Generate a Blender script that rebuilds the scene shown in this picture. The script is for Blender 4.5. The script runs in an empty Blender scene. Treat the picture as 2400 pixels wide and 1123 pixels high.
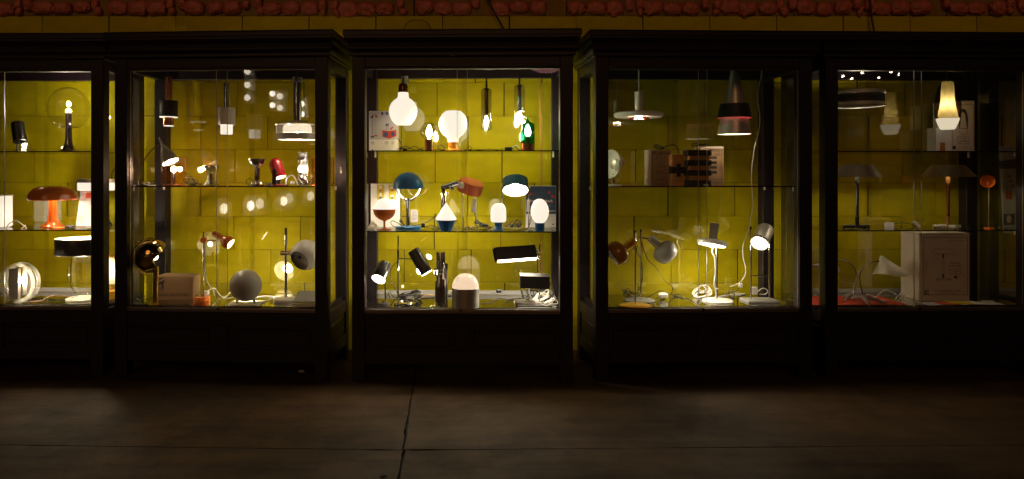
import bpy, bmesh, math, random
from mathutils import Vector, Matrix, noise

RND = random.Random(11)
rad = math.radians
# picture geometry: focal length and principal point in photo pixels, eye height in metres
F, H, CX, CY = 1667.0, 1.3035, 1083.0, 412.0
S = bpy.context.scene
COL = S.collection

# ------------------------------------------------------------------ camera
cd = bpy.data.cameras.new('camera')
cd.sensor_width = 36.0
cd.lens = 36.0 * F / 2400.0
cd.shift_x = (1200.0 - CX) / 2400.0
cd.shift_y = -(561.5 - CY) / 2400.0
cd.clip_start, cd.clip_end = 0.05, 400.0
cam = bpy.data.objects.new('camera', cd)
cam.location = (0, 0, H)
cam.rotation_euler = (rad(90), 0, 0)
COL.objects.link(cam)
S.camera = cam

# ------------------------------------------------------------------ night sky, warm sun lamp in place of lamps across the room, exposure
SUN_EL, SUN_AZ = rad(24), rad(188)
w = bpy.data.worlds.new('World'); S.world = w; w.use_nodes = True
nt = w.node_tree
bg = nt.nodes['Background']
sky = nt.nodes.new('ShaderNodeTexSky'); sky.sky_type = 'NISHITA'; sky.sun_disc = False
sky.sun_elevation = rad(1.0); sky.sun_rotation = SUN_AZ
nt.links.new(sky.outputs[0], bg.inputs[0]); bg.inputs[1].default_value = 0.003
sl = bpy.data.lights.new('sun', 'SUN'); sl.energy = 0.19; sl.angle = rad(25); sl.color = (1.0, 0.48, 0.2)
so = bpy.data.objects.new('sun', sl); COL.objects.link(so)
sd = Vector((math.sin(SUN_AZ) * math.cos(SUN_EL), math.cos(SUN_AZ) * math.cos(SUN_EL), math.sin(SUN_EL)))
so.rotation_euler = sd.to_track_quat('Z', 'Y').to_euler()
so.location = (0, -6, 6)
S.view_settings.view_transform = 'Standard'; S.view_settings.look = 'None'
S.view_settings.exposure = 0.0; S.view_settings.gamma = 1.0
cy = S.cycles
cy.use_denoising = True
try: cy.denoiser = 'OPENIMAGEDENOISE'
except Exception: pass
cy.max_bounces = 10; cy.diffuse_bounces = 4; cy.glossy_bounces = 6; cy.transmission_bounces = 6
cy.transparent_max_bounces = 48
cy.sample_clamp_indirect = 8.0
cy.caustics_reflective = True; cy.caustics_refractive = False
cy.use_light_tree = True

# ------------------------------------------------------------------ materials
MATS = {}
def pbr(name, col, rough=0.5, metal=0.0, emit=None, es=0.0, spec=0.5, var=0.0, vscale=8.0, bump=0.0, bscale=40.0, coat=0.0, rvar=0.0):
    m = bpy.data.materials.new(name); m.use_nodes = True
    n = m.node_tree; b = n.nodes['Principled BSDF']
    b.inputs['Base Color'].default_value = (*col, 1)
    b.inputs['Roughness'].default_value = rough
    b.inputs['Metallic'].default_value = metal
    b.inputs['Specular IOR Level'].default_value = spec
    if coat: b.inputs['Coat Weight'].default_value = coat
    if emit:
        b.inputs['Emission Color'].default_value = (*emit, 1); b.inputs['Emission Strength'].default_value = es
    if var or bump or rvar:
        tc = n.nodes.new('ShaderNodeTexCoord')
    if var or rvar:
        nz = n.nodes.new('ShaderNodeTexNoise'); nz.inputs['Scale'].default_value = vscale
        nz.inputs['Detail'].default_value = 8; nz.inputs['Roughness'].default_value = 0.65
        n.links.new(tc.outputs['Object'], nz.inputs['Vector'])
    if var:
        rp = n.nodes.new('ShaderNodeValToRGB')
        rp.color_ramp.elements[0].position = 0.28; rp.color_ramp.elements[1].position = 0.74
        rp.color_ramp.elements[0].color = (*[c * (1 - var) for c in col], 1)
        rp.color_ramp.elements[1].color = (*[min(1, c * (1 + var * 0.6)) for c in col], 1)
        n.links.new(nz.outputs['Fac'], rp.inputs['Fac']); n.links.new(rp.outputs['Color'], b.inputs['Base Color'])
    if rvar:
        mr = n.nodes.new('ShaderNodeMapRange')
        mr.inputs['To Min'].default_value = max(0, rough - rvar); mr.inputs['To Max'].default_value = min(1, rough + rvar)
        n.links.new(nz.outputs['Fac'], mr.inputs['Value']); n.links.new(mr.outputs['Result'], b.inputs['Roughness'])
    if bump:
        nb = n.nodes.new('ShaderNodeTexNoise'); nb.inputs['Scale'].default_value = bscale; nb.inputs['Detail'].default_value = 6
        n.links.new(tc.outputs['Object'], nb.inputs['Vector'])
        bp = n.nodes.new('ShaderNodeBump'); bp.inputs['Strength'].default_value = bump; bp.inputs['Distance'].default_value = 0.01
        n.links.new(nb.outputs['Fac'], bp.inputs['Height']); n.links.new(bp.outputs['Normal'], b.inputs['Normal'])
    MATS[name] = m
    return m

def glass(name, tint=(1, 1, 1), ior=1.5, rough=0.0, bump=0.0, bscale=60.0, boost=0.0):
    """thin clear pane: fresnel mirror over a tinted transparent body, both sides alike"""
    m = bpy.data.materials.new(name); m.use_nodes = True
    n = m.node_tree; n.nodes.clear()
    out = n.nodes.new('ShaderNodeOutputMaterial'); mx = n.nodes.new('ShaderNodeMixShader')
    tr = n.nodes.new('ShaderNodeBsdfTransparent'); tr.inputs[0].default_value = (*tint, 1)
    gl = n.nodes.new('ShaderNodeBsdfGlossy'); gl.inputs['Roughness'].default_value = rough
    ge = n.nodes.new('ShaderNodeNewGeometry'); mr = n.nodes.new('ShaderNodeMapRange')
    mr.inputs['To Min'].default_value = ior; mr.inputs['To Max'].default_value = 1 / ior
    fr = n.nodes.new('ShaderNodeFresnel')
    n.links.new(ge.outputs['Backfacing'], mr.inputs['Value']); n.links.new(mr.outputs['Result'], fr.inputs['IOR'])
    fac = fr.outputs[0]
    if boost:
        ad = n.nodes.new('ShaderNodeMath'); ad.operation = 'ADD'; ad.use_clamp = True
        ad.inputs[1].default_value = boost; n.links.new(fac, ad.inputs[0]); fac = ad.outputs[0]
    if bump:
        tc = n.nodes.new('ShaderNodeTexCoord'); nb = n.nodes.new('ShaderNodeTexNoise'); nb.inputs['Scale'].default_value = bscale
        n.links.new(tc.outputs['Object'], nb.inputs['Vector'])
        bp = n.nodes.new('ShaderNodeBump'); bp.inputs['Strength'].default_value = bump; bp.inputs['Distance'].default_value = 0.01
        n.links.new(nb.outputs['Fac'], bp.inputs['Height'])
        n.links.new(bp.outputs['Normal'], gl.inputs['Normal']); n.links.new(bp.outputs['Normal'], fr.inputs['Normal'])
    n.links.new(fac, mx.inputs[0]); n.links.new(tr.outputs[0], mx.inputs[1]); n.links.new(gl.outputs[0], mx.inputs[2])
    n.links.new(mx.outputs[0], out.inputs[0])
    MATS[name] = m
    return m

def opal(name, col=(1, .9, .76), es=2.0):
    return pbr(name, (.34, .32, .29), .16, emit=col, es=es)

def translucent(name, col):
    m = bpy.data.materials.new(name); m.use_nodes = True
    n = m.node_tree; n.nodes.clear()
    out = n.nodes.new('ShaderNodeOutputMaterial'); m1 = n.nodes.new('ShaderNodeMixShader'); m2 = n.nodes.new('ShaderNodeMixShader')
    t = n.nodes.new('ShaderNodeBsdfTranslucent'); d = n.nodes.new('ShaderNodeBsdfDiffuse'); g = n.nodes.new('ShaderNodeBsdfGlossy')
    t.inputs[0].default_value = (*col, 1); d.inputs[0].default_value = (*col, 1); g.inputs['Roughness'].default_value = .15
    m1.inputs[0].default_value = .35; m2.inputs[0].default_value = .05
    n.links.new(t.outputs[0], m1.inputs[1]); n.links.new(d.outputs[0], m1.inputs[2])
    n.links.new(m1.outputs[0], m2.inputs[1]); n.links.new(g.outputs[0], m2.inputs[2]); n.links.new(m2.outputs[0], out.inputs[0])
    MATS[name] = m
    return m

WARM = (1.0, .86, .60)
def wall_paint():
    m = pbr('wall_yellow', (.66, .555, .0), .6, spec=.2, var=.10, vscale=2.4, bump=.16, bscale=70, rvar=.12)
    n = m.node_tree; b = n.nodes['Principled BSDF']; src = b.inputs['Base Color'].links[0].from_socket
    oi = n.nodes.new('ShaderNodeObjectInfo'); tc = n.nodes.new('ShaderNodeTexCoord'); mp = n.nodes.new('ShaderNodeMapping')
    mp.inputs['Scale'].default_value = (5, 5, 9); n.links.new(tc.outputs['Object'], mp.inputs['Vector'])
    st = n.nodes.new('ShaderNodeTexNoise'); st.inputs['Scale'].default_value = 1.0; st.inputs['Detail'].default_value = 5; n.links.new(mp.outputs[0], st.inputs['Vector'])
    a = n.nodes.new('ShaderNodeMapRange'); a.inputs['To Min'].default_value = .86; a.inputs['To Max'].default_value = 1.08; n.links.new(oi.outputs['Random'], a.inputs['Value'])
    c = n.nodes.new('ShaderNodeMapRange'); c.inputs['From Min'].default_value = .3; c.inputs['From Max'].default_value = .62; c.inputs['To Min'].default_value = .84; c.inputs['To Max'].default_value = 1.04; n.links.new(st.outputs['Fac'], c.inputs['Value'])
    k = n.nodes.new('ShaderNodeMath'); k.operation = 'MULTIPLY'; n.links.new(a.outputs[0], k.inputs[0]); n.links.new(c.outputs[0], k.inputs[1])
    # pits and chips in the paint
    vo = n.nodes.new('ShaderNodeTexNoise'); vo.inputs['Scale'].default_value = 42; vo.inputs['Detail'].default_value = 3; n.links.new(tc.outputs['Object'], vo.inputs['Vector'])
    pr = n.nodes.new('ShaderNodeMapRange'); pr.inputs['From Min'].default_value = .22; pr.inputs['From Max'].default_value = .30; pr.inputs['To Min'].default_value = .35; pr.inputs['To Max'].default_value = 1.0; n.links.new(vo.outputs['Fac'], pr.inputs['Value'])
    k2 = n.nodes.new('ShaderNodeMath'); k2.operation = 'MULTIPLY'; n.links.new(k.outputs[0], k2.inputs[0]); n.links.new(pr.outputs[0], k2.inputs[1])
    mx = n.nodes.new('ShaderNodeVectorMath'); mx.operation = 'SCALE'; n.links.new(src, mx.inputs[0]); n.links.new(k2.outputs[0], mx.inputs['Scale']); n.links.new(mx.outputs[0], b.inputs['Base Color'])
wall_paint()
def floor_concrete():
    m = pbr('concrete', (.1, .05, .02), .55, spec=.12, bump=.3, bscale=160); n = m.node_tree; b = n.nodes['Principled BSDF']
    tc = n.nodes.new('ShaderNodeTexCoord')
    def nz(scale, vec, det=6, rough=.6, w=0):
        mp = n.nodes.new('ShaderNodeMapping'); mp.inputs['Scale'].default_value = vec; mp.inputs['Location'].default_value = (w, w, 0); n.links.new(tc.outputs['Object'], mp.inputs['Vector'])
        t = n.nodes.new('ShaderNodeTexNoise'); t.inputs['Scale'].default_value = scale; t.inputs['Detail'].default_value = det; t.inputs['Roughness'].default_value = rough; n.links.new(mp.outputs[0], t.inputs['Vector']); return t.outputs['Fac']
    def mr(v, a, c, lo, hi):
        q = n.nodes.new('ShaderNodeMapRange'); q.inputs['From Min'].default_value = a; q.inputs['From Max'].default_value = c; q.inputs['To Min'].default_value = lo; q.inputs['To Max'].default_value = hi; n.links.new(v, q.inputs['Value']); return q.outputs[0]
    def mul(x, y):
        q = n.nodes.new('ShaderNodeMath'); q.operation = 'MULTIPLY'; n.links.new(x, q.inputs[0]); n.links.new(y, q.inputs[1]); return q.outputs[0]
    blot = mr(nz(1.3, (1, 1, 1), 8, .68), .34, .66, .55, 1.34)
    streak = mr(nz(3.0, (.45, 3.2, 1), 6, .7, 4), .32, .60, .68, 1.12)
    spots = mr(nz(15, (.6, 1.5, 1), 5, .65, 9), .27, .37, .45, 1.0)
    grit = mr(nz(120, (1, 1, 1), 2, .5, 2), .25, .75, .82, 1.16)
    tot = mul(mul(blot, streak), mul(spots, grit))
    rp = n.nodes.new('ShaderNodeValToRGB'); rp.color_ramp.elements[0].position = .3; rp.color_ramp.elements[1].position = .75
    rp.color_ramp.elements[0].color = (.072, .036, .013, 1); rp.color_ramp.elements[1].color = (.072, .044, .021, 1)
    n.links.new(nz(.8, (1, 1, 1), 4, .5, 20), rp.inputs['Fac'])
    mx = n.nodes.new('ShaderNodeVectorMath'); mx.operation = 'SCALE'; n.links.new(rp.outputs['Color'], mx.inputs[0]); n.links.new(tot, mx.inputs['Scale']); n.links.new(mx.outputs[0], b.inputs['Base Color'])
    n.links.new(mr(blot, .6, 1.3, .75, .58), b.inputs['Roughness'])
floor_concrete()
pbr('wall_joint', (.035, .028, .006), .9)
pbr('foam_red', (.72, .19, .12), .42, var=.55, vscale=22, bump=.6, bscale=60)
pbr('hollow_block', (.36, .22, .03), .8, var=.3, vscale=9, bump=.3, bscale=60)
pbr('beam_dark', (.03, .022, .015), .8, var=.3)
pbr('joint_dark', (.010, .008, .006), .95)
pbr('wood_black', (.0090, .0032, .0075), .45, spec=.45, var=.4, vscale=14, bump=.10, bscale=35, rvar=.12)
pbr('alu', (.42, .38, .36), .42, 1.0, rvar=.1)
pbr('alu_dark', (.20, .17, .16), .45, .9)
pbr('chrome', (.80, .78, .76), .06, 1.0)
pbr('chrome_dark', (.42, .39, .37), .13, 1.0)
pbr('steel_brushed', (.74, .70, .64), .46, .92, rvar=.05)
pbr('steel_satin', (.56, .53, .48), .38, .55, rvar=.05)
pbr('bronze', (.50, .41, .27), .38, .8, rvar=.05)
pbr('steel_dark', (.12, .105, .09), .32, 1.0)
pbr('brass', (.72, .50, .17), .14, 1.0, rvar=.06)
pbr('copper', (.70, .27, .13), .22, 1.0)
pbr('copper_dark', (.30, .10, .06), .2, .9)
pbr('black_lacquer', (.012, .010, .010), .28, spec=.6)
pbr('black_matte', (.016, .014, .013), .55)
pbr('white_lacquer', (.74, .71, .66), .28)
pbr('grey_lacquer', (.36, .35, .33), .25)
pbr('grey_shade', (.34, .31, .28), .4)
pbr('cream_shade', (.62, .58, .46), .45)
pbr('taupe', (.26, .22, .19), .5)
pbr('inner_white', (.82, .79, .72), .5)
pbr('orange', (.70, .15, .012), .16, coat=.5)
pbr('orange_dark', (.46, .098, .010), .2, coat=.4)
pbr('orange_matte', (.60, .115, .03), .45)
pbr('amber', (.70, .27, .02), .2, coat=.4)
pbr('ochre', (.46, .215, .008), .18, coat=.5)
pbr('ochre_base', (.70, .36, .03), .3)
pbr('blue', (.008, .135, .36), .3)
pbr('blue_soft', (.020, .12, .34), .28, coat=.3)
pbr('teal', (.010, .115, .185), .38)
pbr('crimson', (.33, .010, .018), .25, coat=.4)
pbr('cardboard', (.30, .175, .085), .8, var=.12, vscale=14, bump=.05)
pbr('cardboard_pale', (.52, .43, .34), .75, var=.1, vscale=10)
pbr('wood_brown', (.46, .19, .05), .5, var=.35, vscale=20)
pbr('wood_dark', (.015, .012, .012), .5)
pbr('paper', (.74, .70, .66), .6)
pbr('paper_grey', (.46, .44, .46), .6)
pbr('ink', (.018, .016, .018), .6)
pbr('ink_soft', (.22, .2, .2), .6)
pbr('print_red', (.50, .045, .030), .55)
pbr('print_blue', (.05, .07, .16), .55)
pbr('print_navy', (.035, .065, .13), .5)
pbr('print_yellow', (.55, .42, .02), .55)
pbr('print_pink', (.55, .36, .33), .55)
pbr('mat_red', (.62, .035, .022), .5, var=.1, vscale=20)
pbr('cable_black', (.010, .010, .010), .35)
pbr('cable_white', (.66, .62, .54), .4)
pbr('cable_orange', (.38, .13, .03), .45)
pbr('cable_pink', (.6, .34, .24), .45)
pbr('pink_glow', (.75, .16, .22), .5)
pbr('shelf_edge', (.006, .008, .006), .12, spec=.6)
glass('pane')
glass('pane_back', boost=.065)
glass('shelf_glass', (.97, .985, .97))
glass('floor_glass', (.80, .82, .76), boost=.36)
glass('clear', (.96, .96, .93), boost=.045)
glass('smoke', (.72, .69, .60), boost=.02)
glass('amber_smoke', (.55, .46, .32), boost=.03)
glass('olive', (.86, .82, .62), boost=.02)
glass('bottle_green', (.10, .45, .32), boost=.03)
glass('pink_acrylic', (.96, .70, .60), boost=.05)
glass('bubble', (.88, .86, .80), bump=.9, bscale=260, boost=.05)
glass('facet', (.84, .84, .80), bump=.9, bscale=110, boost=.14)
glass('ribbed', (.95, .93, .88), boost=.10)
opal('opal', (1, .89, .73), 1.04)
opal('opal_warm', (1, .72, .48), .88)
opal('opal_soft', (1, .87, .69), 1.0)
opal('opal_dim', (1, .86, .60), .75)
pbr('bulb', (1, 1, 1), .3, emit=WARM, es=500)
pbr('bulb_mid', (1, 1, 1), .3, emit=WARM, es=200)
pbr('bulb_low', (1, 1, 1), .3, emit=WARM, es=38)
pbr('bulb_faint', (1, 1, 1), .3, emit=WARM, es=10)
pbr('glow_face', (1, 1, 1), .4, emit=(1, .88, .68), es=16)
def lit_glass(name):
    m = translucent(name, (.95, .94, .86)); n = m.node_tree; out = [q for q in n.nodes if q.type == 'OUTPUT_MATERIAL'][0]
    a = out.inputs[0].links[0].from_socket; g = glass(name + '_clear', (.97, .98, .95), boost=.08).node_tree
    tr = n.nodes.new('ShaderNodeBsdfTransparent'); mx = n.nodes.new('ShaderNodeMixShader'); mx.inputs[0].default_value = .74
    n.links.new(a, mx.inputs[1]); n.links.new(tr.outputs[0], mx.inputs[2]); n.links.new(mx.outputs[0], out.inputs[0])
lit_glass('ring_glass')
translucent('milk_yellow', (.86, .80, .50))
translucent('milk_white', (.88, .85, .76))

# ------------------------------------------------------------------ mesh helpers
def link(name, me, mat, parent=None):
    o = bpy.data.objects.new(name, me); COL.objects.link(o)
    if isinstance(mat, str) and mat not in MATS and mat.startswith('bulb_'): pbr(mat, (1, 1, 1), .3, emit=WARM, es=1.3 * float(mat[5:]))
    if isinstance(mat, str) and mat not in MATS and mat.startswith('glow_'): pbr(mat, (1, 1, 1), .3, emit=(1, .88, .66), es=float(mat[5:]))
    if mat is not None and not me.materials: me.materials.append(MATS[mat] if isinstance(mat, str) else mat)
    if parent is not None: o.parent = parent
    return o

def finish(bm, name, smooth=True, ang=38, recalc=True):
    if recalc: bmesh.ops.recalc_face_normals(bm, faces=bm.faces)
    me = bpy.data.meshes.new(name); bm.to_mesh(me); bm.free()
    if smooth:
        for p in me.polygons: p.use_smooth = True
        me.set_sharp_from_angle(angle=rad(ang))
    return me

def bm_box(bm, x0, y0, z0, x1, y1, z1, bevel=0.0):
    vs = [bm.verts.new(p) for p in [(x0, y0, z0), (x1, y0, z0), (x1, y1, z0), (x0, y1, z0), (x0, y0, z1), (x1, y0, z1), (x1, y1, z1), (x0, y1, z1)]]
    fs = [bm.faces.new([vs[i] for i in f]) for f in [(0, 3, 2, 1), (4, 5, 6, 7), (0, 1, 5, 4), (1, 2, 6, 5), (2, 3, 7, 6), (3, 0, 4, 7)]]
    if bevel:
        es = list({e for f in fs for e in f.edges})
        bmesh.ops.bevel(bm, geom=es, offset=bevel, segments=1, profile=.5, affect='EDGES')

def box_mesh(name, x0, y0, z0, x1, y1, z1, bevel=0.0):
    bm = bmesh.new(); bm_box(bm, x0, y0, z0, x1, y1, z1, bevel)
    return finish(bm, name, smooth=False)

def bm_lathe(bm, prof, M=None, segs=36, ribs=0, rib_amp=0.0, sx=1.0):
    """prof: list of (r, z); a radius below 1e-6 closes to a pole"""
    M = M or Matrix.Identity(4)
    rings = []
    for r, z in prof:
        if r < 1e-6: rings.append([bm.verts.new(M @ Vector((0, 0, z)))])
        else:
            ring = []
            for i in range(segs):
                a = 2 * math.pi * i / segs
                rr = r * (1 + (rib_amp * (1 if i % 2 else -1) if ribs else 0))
                ring.append(bm.verts.new(M @ Vector((rr * math.cos(a) * sx, rr * math.sin(a), z))))
            rings.append(ring)
    for A, B in zip(rings, rings[1:]):
        if len(A) == 1 and len(B) == 1: continue
        for i in range(segs):
            j = (i + 1) % segs
            if len(A) == 1: bm.faces.new((A[0], B[j], B[i]))
            elif len(B) == 1: bm.faces.new((A[i], A[j], B[0]))
            else: bm.faces.new((A[i], A[j], B[j], B[i]))

def catmull(pts, sub=6):
    P = [Vector(p) for p in pts]
    if len(P) < 3: return P
    P = [P[0] * 2 - P[1]] + P + [P[-1] * 2 - P[-2]]
    out = []
    for i in range(1, len(P) - 2):
        a, b, c, d = P[i - 1:i + 3]
        for k in range(sub):
            t = k / sub
            out.append(.5 * ((2 * b) + (c - a) * t + (2 * a - 5 * b + 4 * c - d) * t * t + (3 * b - a - 3 * c + d) * t ** 3))
    out.append(P[-2])
    return out

def bm_tube(bm, pts, r, segs=6):
    n = len(pts); rings = []
    up = Vector((0, 0, 1)); prev = None
    for i, p in enumerate(pts):
        t = (pts[min(i + 1, n - 1)] - pts[max(i - 1, 0)])
        t = t.normalized() if t.length > 1e-9 else Vector((0, 0, 1))
        if prev is None:
            s = t.cross(up)
            if s.length < .05: s = t.cross(Vector((0, 1, 0)))
        else:
            s = prev - t * prev.dot(t)
            if s.length < 1e-6: s = t.cross(Vector((0, 1, 0)))
        s.normalize(); prev = s; q = t.cross(s)
        rr = r[i] if isinstance(r, (list, tuple)) else r
        rings.append([bm.verts.new(p + (s * math.cos(2 * math.pi * k / segs) + q * math.sin(2 * math.pi * k / segs)) * rr) for k in range(segs)])
    for A, B in zip(rings, rings[1:]):
        for i in range(segs):
            j = (i + 1) % segs
            bm.faces.new((A[i], A[j], B[j], B[i]))
    bm.faces.new(rings[0][::-1]); bm.faces.new(rings[-1])

def arc(r, y, a0, a1, n=12):
    """(radius, y pixel) profile of a circle arc, angles from the equator up"""
    return [(max(0, r * math.cos(rad(a0 + (a1 - a0) * i / n))), y - r * math.sin(rad(a0 + (a1 - a0) * i / n))) for i in range(n + 1)]

def sph(r, a0=-90, a1=90, n=14):
    """(s, r) profile along an axis"""
    return [(r * math.sin(rad(a0 + (a1 - a0) * i / n)), max(0, r * math.cos(rad(a0 + (a1 - a0) * i / n)))) for i in range(n + 1)]

def tag(o, label=None, cat=None, group=None, kind=None):
    if label: o['label'] = label
    if cat: o['category'] = cat
    if group: o['group'] = group
    if kind: o['kind'] = kind
    return o

def empty(name, loc, label=None, cat=None, group=None, rz=0.0):
    o = bpy.data.objects.new(name, None); COL.objects.link(o)
    o.empty_display_size = .05; o.location = loc; o.rotation_euler = (0, 0, rz)
    return tag(o, label, cat, group)

# ------------------------------------------------------------------ floor and ground
YW = F / 313.0                                    # wall plane
def gnd(px, py, z=0.0):
    d = F * (H - z) / (py - CY)
    return Vector(((px - CX) * d / F, d, z))
tag(link('ground', box_mesh('ground', -60, -60, -.30, 60, 60, -.06), 'joint_dark'), kind='structure')
floor = tag(link('floor', box_mesh('floor', -9, -5, -.0599, 9, YW + .2, -.02), 'joint_dark'), kind='structure')
J = gnd(945, 1055); Lp = gnd(0, 1043); Rp = gnd(2400, 1043); Np = gnd(970, 893); Sp = gnd(935, 1123)
def ext(a, b, axis, val):
    t = (val - a[axis]) / (b[axis] - a[axis]); return a + (b - a) * t
Lf, Rt = ext(J, Lp, 0, -8.9), ext(J, Rp, 0, 8.9)
No, So = ext(J, Np, 1, YW + .15), ext(J, Sp, 1, -4.9)
def slab(poly, nm):
    """one cast slab: ragged arris, 9 mm joint"""
    c = sum(poly, Vector()) / len(poly)
    bm = bmesh.new(); top = []
    for a, b in zip(poly, poly[1:] + poly[:1]):
        k = max(2, int((b - a).length / .05))
        for i in range(k):
            p = a + (b - a) * (i / k)
            dirn = (b - a).normalized(); nrm = Vector((-dirn.y, dirn.x, 0))
            if nrm.dot(c - p) < 0: nrm = -nrm
            amt = .0035 + .0035 * noise.noise(Vector((p.x * 9, p.y * 9, 3.1))) + (.004 if RND.random() < .07 else 0) + .010 * math.exp(-(p - J).length / .12) * RND.random() + (.0025 * RND.random() if abs(p.x - J.x) < .2 and p.y > 2.6 and p.y < 4.6 else 0)
            top.append(bm.verts.new((p.x + nrm.x * amt, p.y + nrm.y * amt, 0)))
    f = bm.faces.new(top)
    ex = bmesh.ops.extrude_face_region(bm, geom=[f])
    bmesh.ops.translate(bm, verts=[v for v in ex['geom'] if isinstance(v, bmesh.types.BMVert)], vec=(0, 0, -.0195))
    return link('slab', finish(bm, 'slab', smooth=False), 'concrete', floor)
cnr = lambda x, y: Vector((x, y, 0))
slab([J, No, cnr(-8.9, YW + .15), Lf], 'a')
slab([J, Rt, cnr(8.9, YW + .15), No], 'b')
slab([J, So, cnr(8.9, -4.9), Rt], 'c')
slab([J, Lf, cnr(-8.9, -4.9), So], 'd')
# stains dropped on the slab and a paper scrap under the left-centre cabinet
def blot(px, py, r, nm):
    p = gnd(px, py, .003); bm = bmesh.new()
    ring = [bm.verts.new((math.cos(a * .524) * r * (1 + .5 * RND.random()), math.sin(a * .524) * r * .7 * (1 + .5 * RND.random()), 0)) for a in range(12)]
    t = [bm.verts.new((v.co.x * .6, v.co.y * .6, .003)) for v in ring]
    for i in range(12): bm.faces.new((ring[i], ring[(i + 1) % 12], t[(i + 1) % 12], t[i]))
    bm.faces.new(t)
    o = link('dirt_clod', finish(bm, 'dirt_clod', smooth=False), 'joint_dark'); o.location = p
    return tag(o, nm, 'dirt')
blot(899, 1116, .014, 'small dark clod of dirt left of the floor joint near the bottom')
blot(1190, 915, .006, 'tiny dark speck of dirt on the floor before the middle cabinet')

# ------------------------------------------------------------------ block wall
wall = empty('block_wall', (0, YW, 0), 'yellow painted wall of large blocks with a row of red foam lumps on top', 'wall')
link('mortar_core', box_mesh('mortar_core', -6, .012, -.02, 6, .2, 2.5), 'wall_joint', wall)
BW, BH = .5, .25
offs = [.06, .32, .067, .29, .042, .30, .043, .315, .10, .355]
bmeshes = []
for k in range(5):
    bm = bmesh.new(); bm_box(bm, -BW / 2 + .0030, 0, -BH / 2 + .0011, BW / 2 - .0030, .03, BH / 2 - .0011)
    for v in bm.verts:
        v.co.x += RND.uniform(-.0012, .0012); v.co.z += RND.uniform(-.0009, .0007)
    bmesh.ops.bevel(bm, geom=list(bm.edges), offset=.0018, segments=1, affect='EDGES')
    me = finish(bm, 'block', smooth=False); me.materials.append(MATS['wall_yellow']); bmeshes.append(me)
for r in range(10):
    i0 = int(math.floor((-4.2 - offs[r]) / BW))
    for i in range(i0, i0 + 18):
        o = link('block', RND.choice(bmeshes), None, wall)
        o.location = (offs[r] + (i + .5) * BW + RND.uniform(-.002, .002), RND.uniform(-.0025, .0025), (r + .5) * BH)
# hollow-block course stuffed with red foam
def lump_mesh(sx, sz, seed):
    bm = bmesh.new(); bmesh.ops.create_icosphere(bm, subdivisions=4, radius=1)
    sv = Vector((seed, seed * .7, -seed))
    for v in bm.verts:
        c = v.co.copy(); n = Vector([math.copysign(abs(q) ** .62, q) for q in c])
        k = 1 + .16 * noise.noise(c * 1.8 + sv) + .12 * noise.noise(c * 4.2 + sv) - .10 * abs(noise.noise(c * 6 - sv)) + .05 * noise.noise(c * 13 + sv)
        sag = .020 * max(0, noise.noise(Vector((c.x * 1.7 + seed, seed, 0)))) if c.z < 0 else 0
        v.co = Vector((n.x * sx * k, n.y * .030 * k, n.z * sz * k - sag))
    me = finish(bm, 'foam_lump', ang=180); me.materials.append(MATS['foam_red']); return me
big = [lump_mesh(.071, .047, k * 3.7 + 1) for k in range(12)]
small = [lump_mesh(.031, .040, 40 + k * 2.9) for k in range(8)]
PER = 178.3 / 313
hb = box_mesh('hollow_block', -PER / 2 + .003, .002, 2.501, PER / 2 - .003, .2, 2.628, .002); hb.materials.append(MATS['hollow_block'])
web = box_mesh('web', -.02, -.012, 2.512, .02, .004, 2.60, .004)
for i in range(-8, 9):
    xc = (115 - CX) / 313 + (i + 5.3) * PER + RND.uniform(-.006, .006)
    if abs(xc) > 4.6: continue
    b = link('hollow_block', hb, None, wall); b.location = (xc, 0, 0)
    for q, (dx, sm) in enumerate([(-.213, 0), (-.068, 0), (.075, 0), (.176, 1), (.262, 1)]):
        if sm and RND.random() < .10: continue
        o = link('foam_lump', RND.choice(small if sm else big), None, wall)
        o.location = (xc + dx + RND.uniform(-.008, .008), -.006, (2.584 if sm else 2.560) + RND.uniform(-.010, .010))
        o.rotation_euler = (0, RND.uniform(-.12, .12), math.pi * RND.randint(0, 1)); sc = RND.uniform(.88, 1.12)
        o.scale = (sc, RND.uniform(.7, 1.5), RND.uniform(.85, 1.15))
        if sm and RND.random() < .6:
            o2 = link('foam_lump', RND.choice(small), None, wall); o2.location = o.location + Vector((RND.uniform(-.01, .03), -.004, -.05)); o2.scale = (RND.uniform(.5, 1.0), .8, RND.uniform(.5, .9)); o2.rotation_euler = (0, RND.uniform(-.8, .8), 0)
link('top_course', box_mesh('top_course', -6, -.004, 2.634, 6, .2, 2.72), 'hollow_block', wall)
link('ring_beam', box_mesh('ring_beam', -6, -.03, 2.725, 6, .2, 3.2), 'beam_dark', wall)

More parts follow.
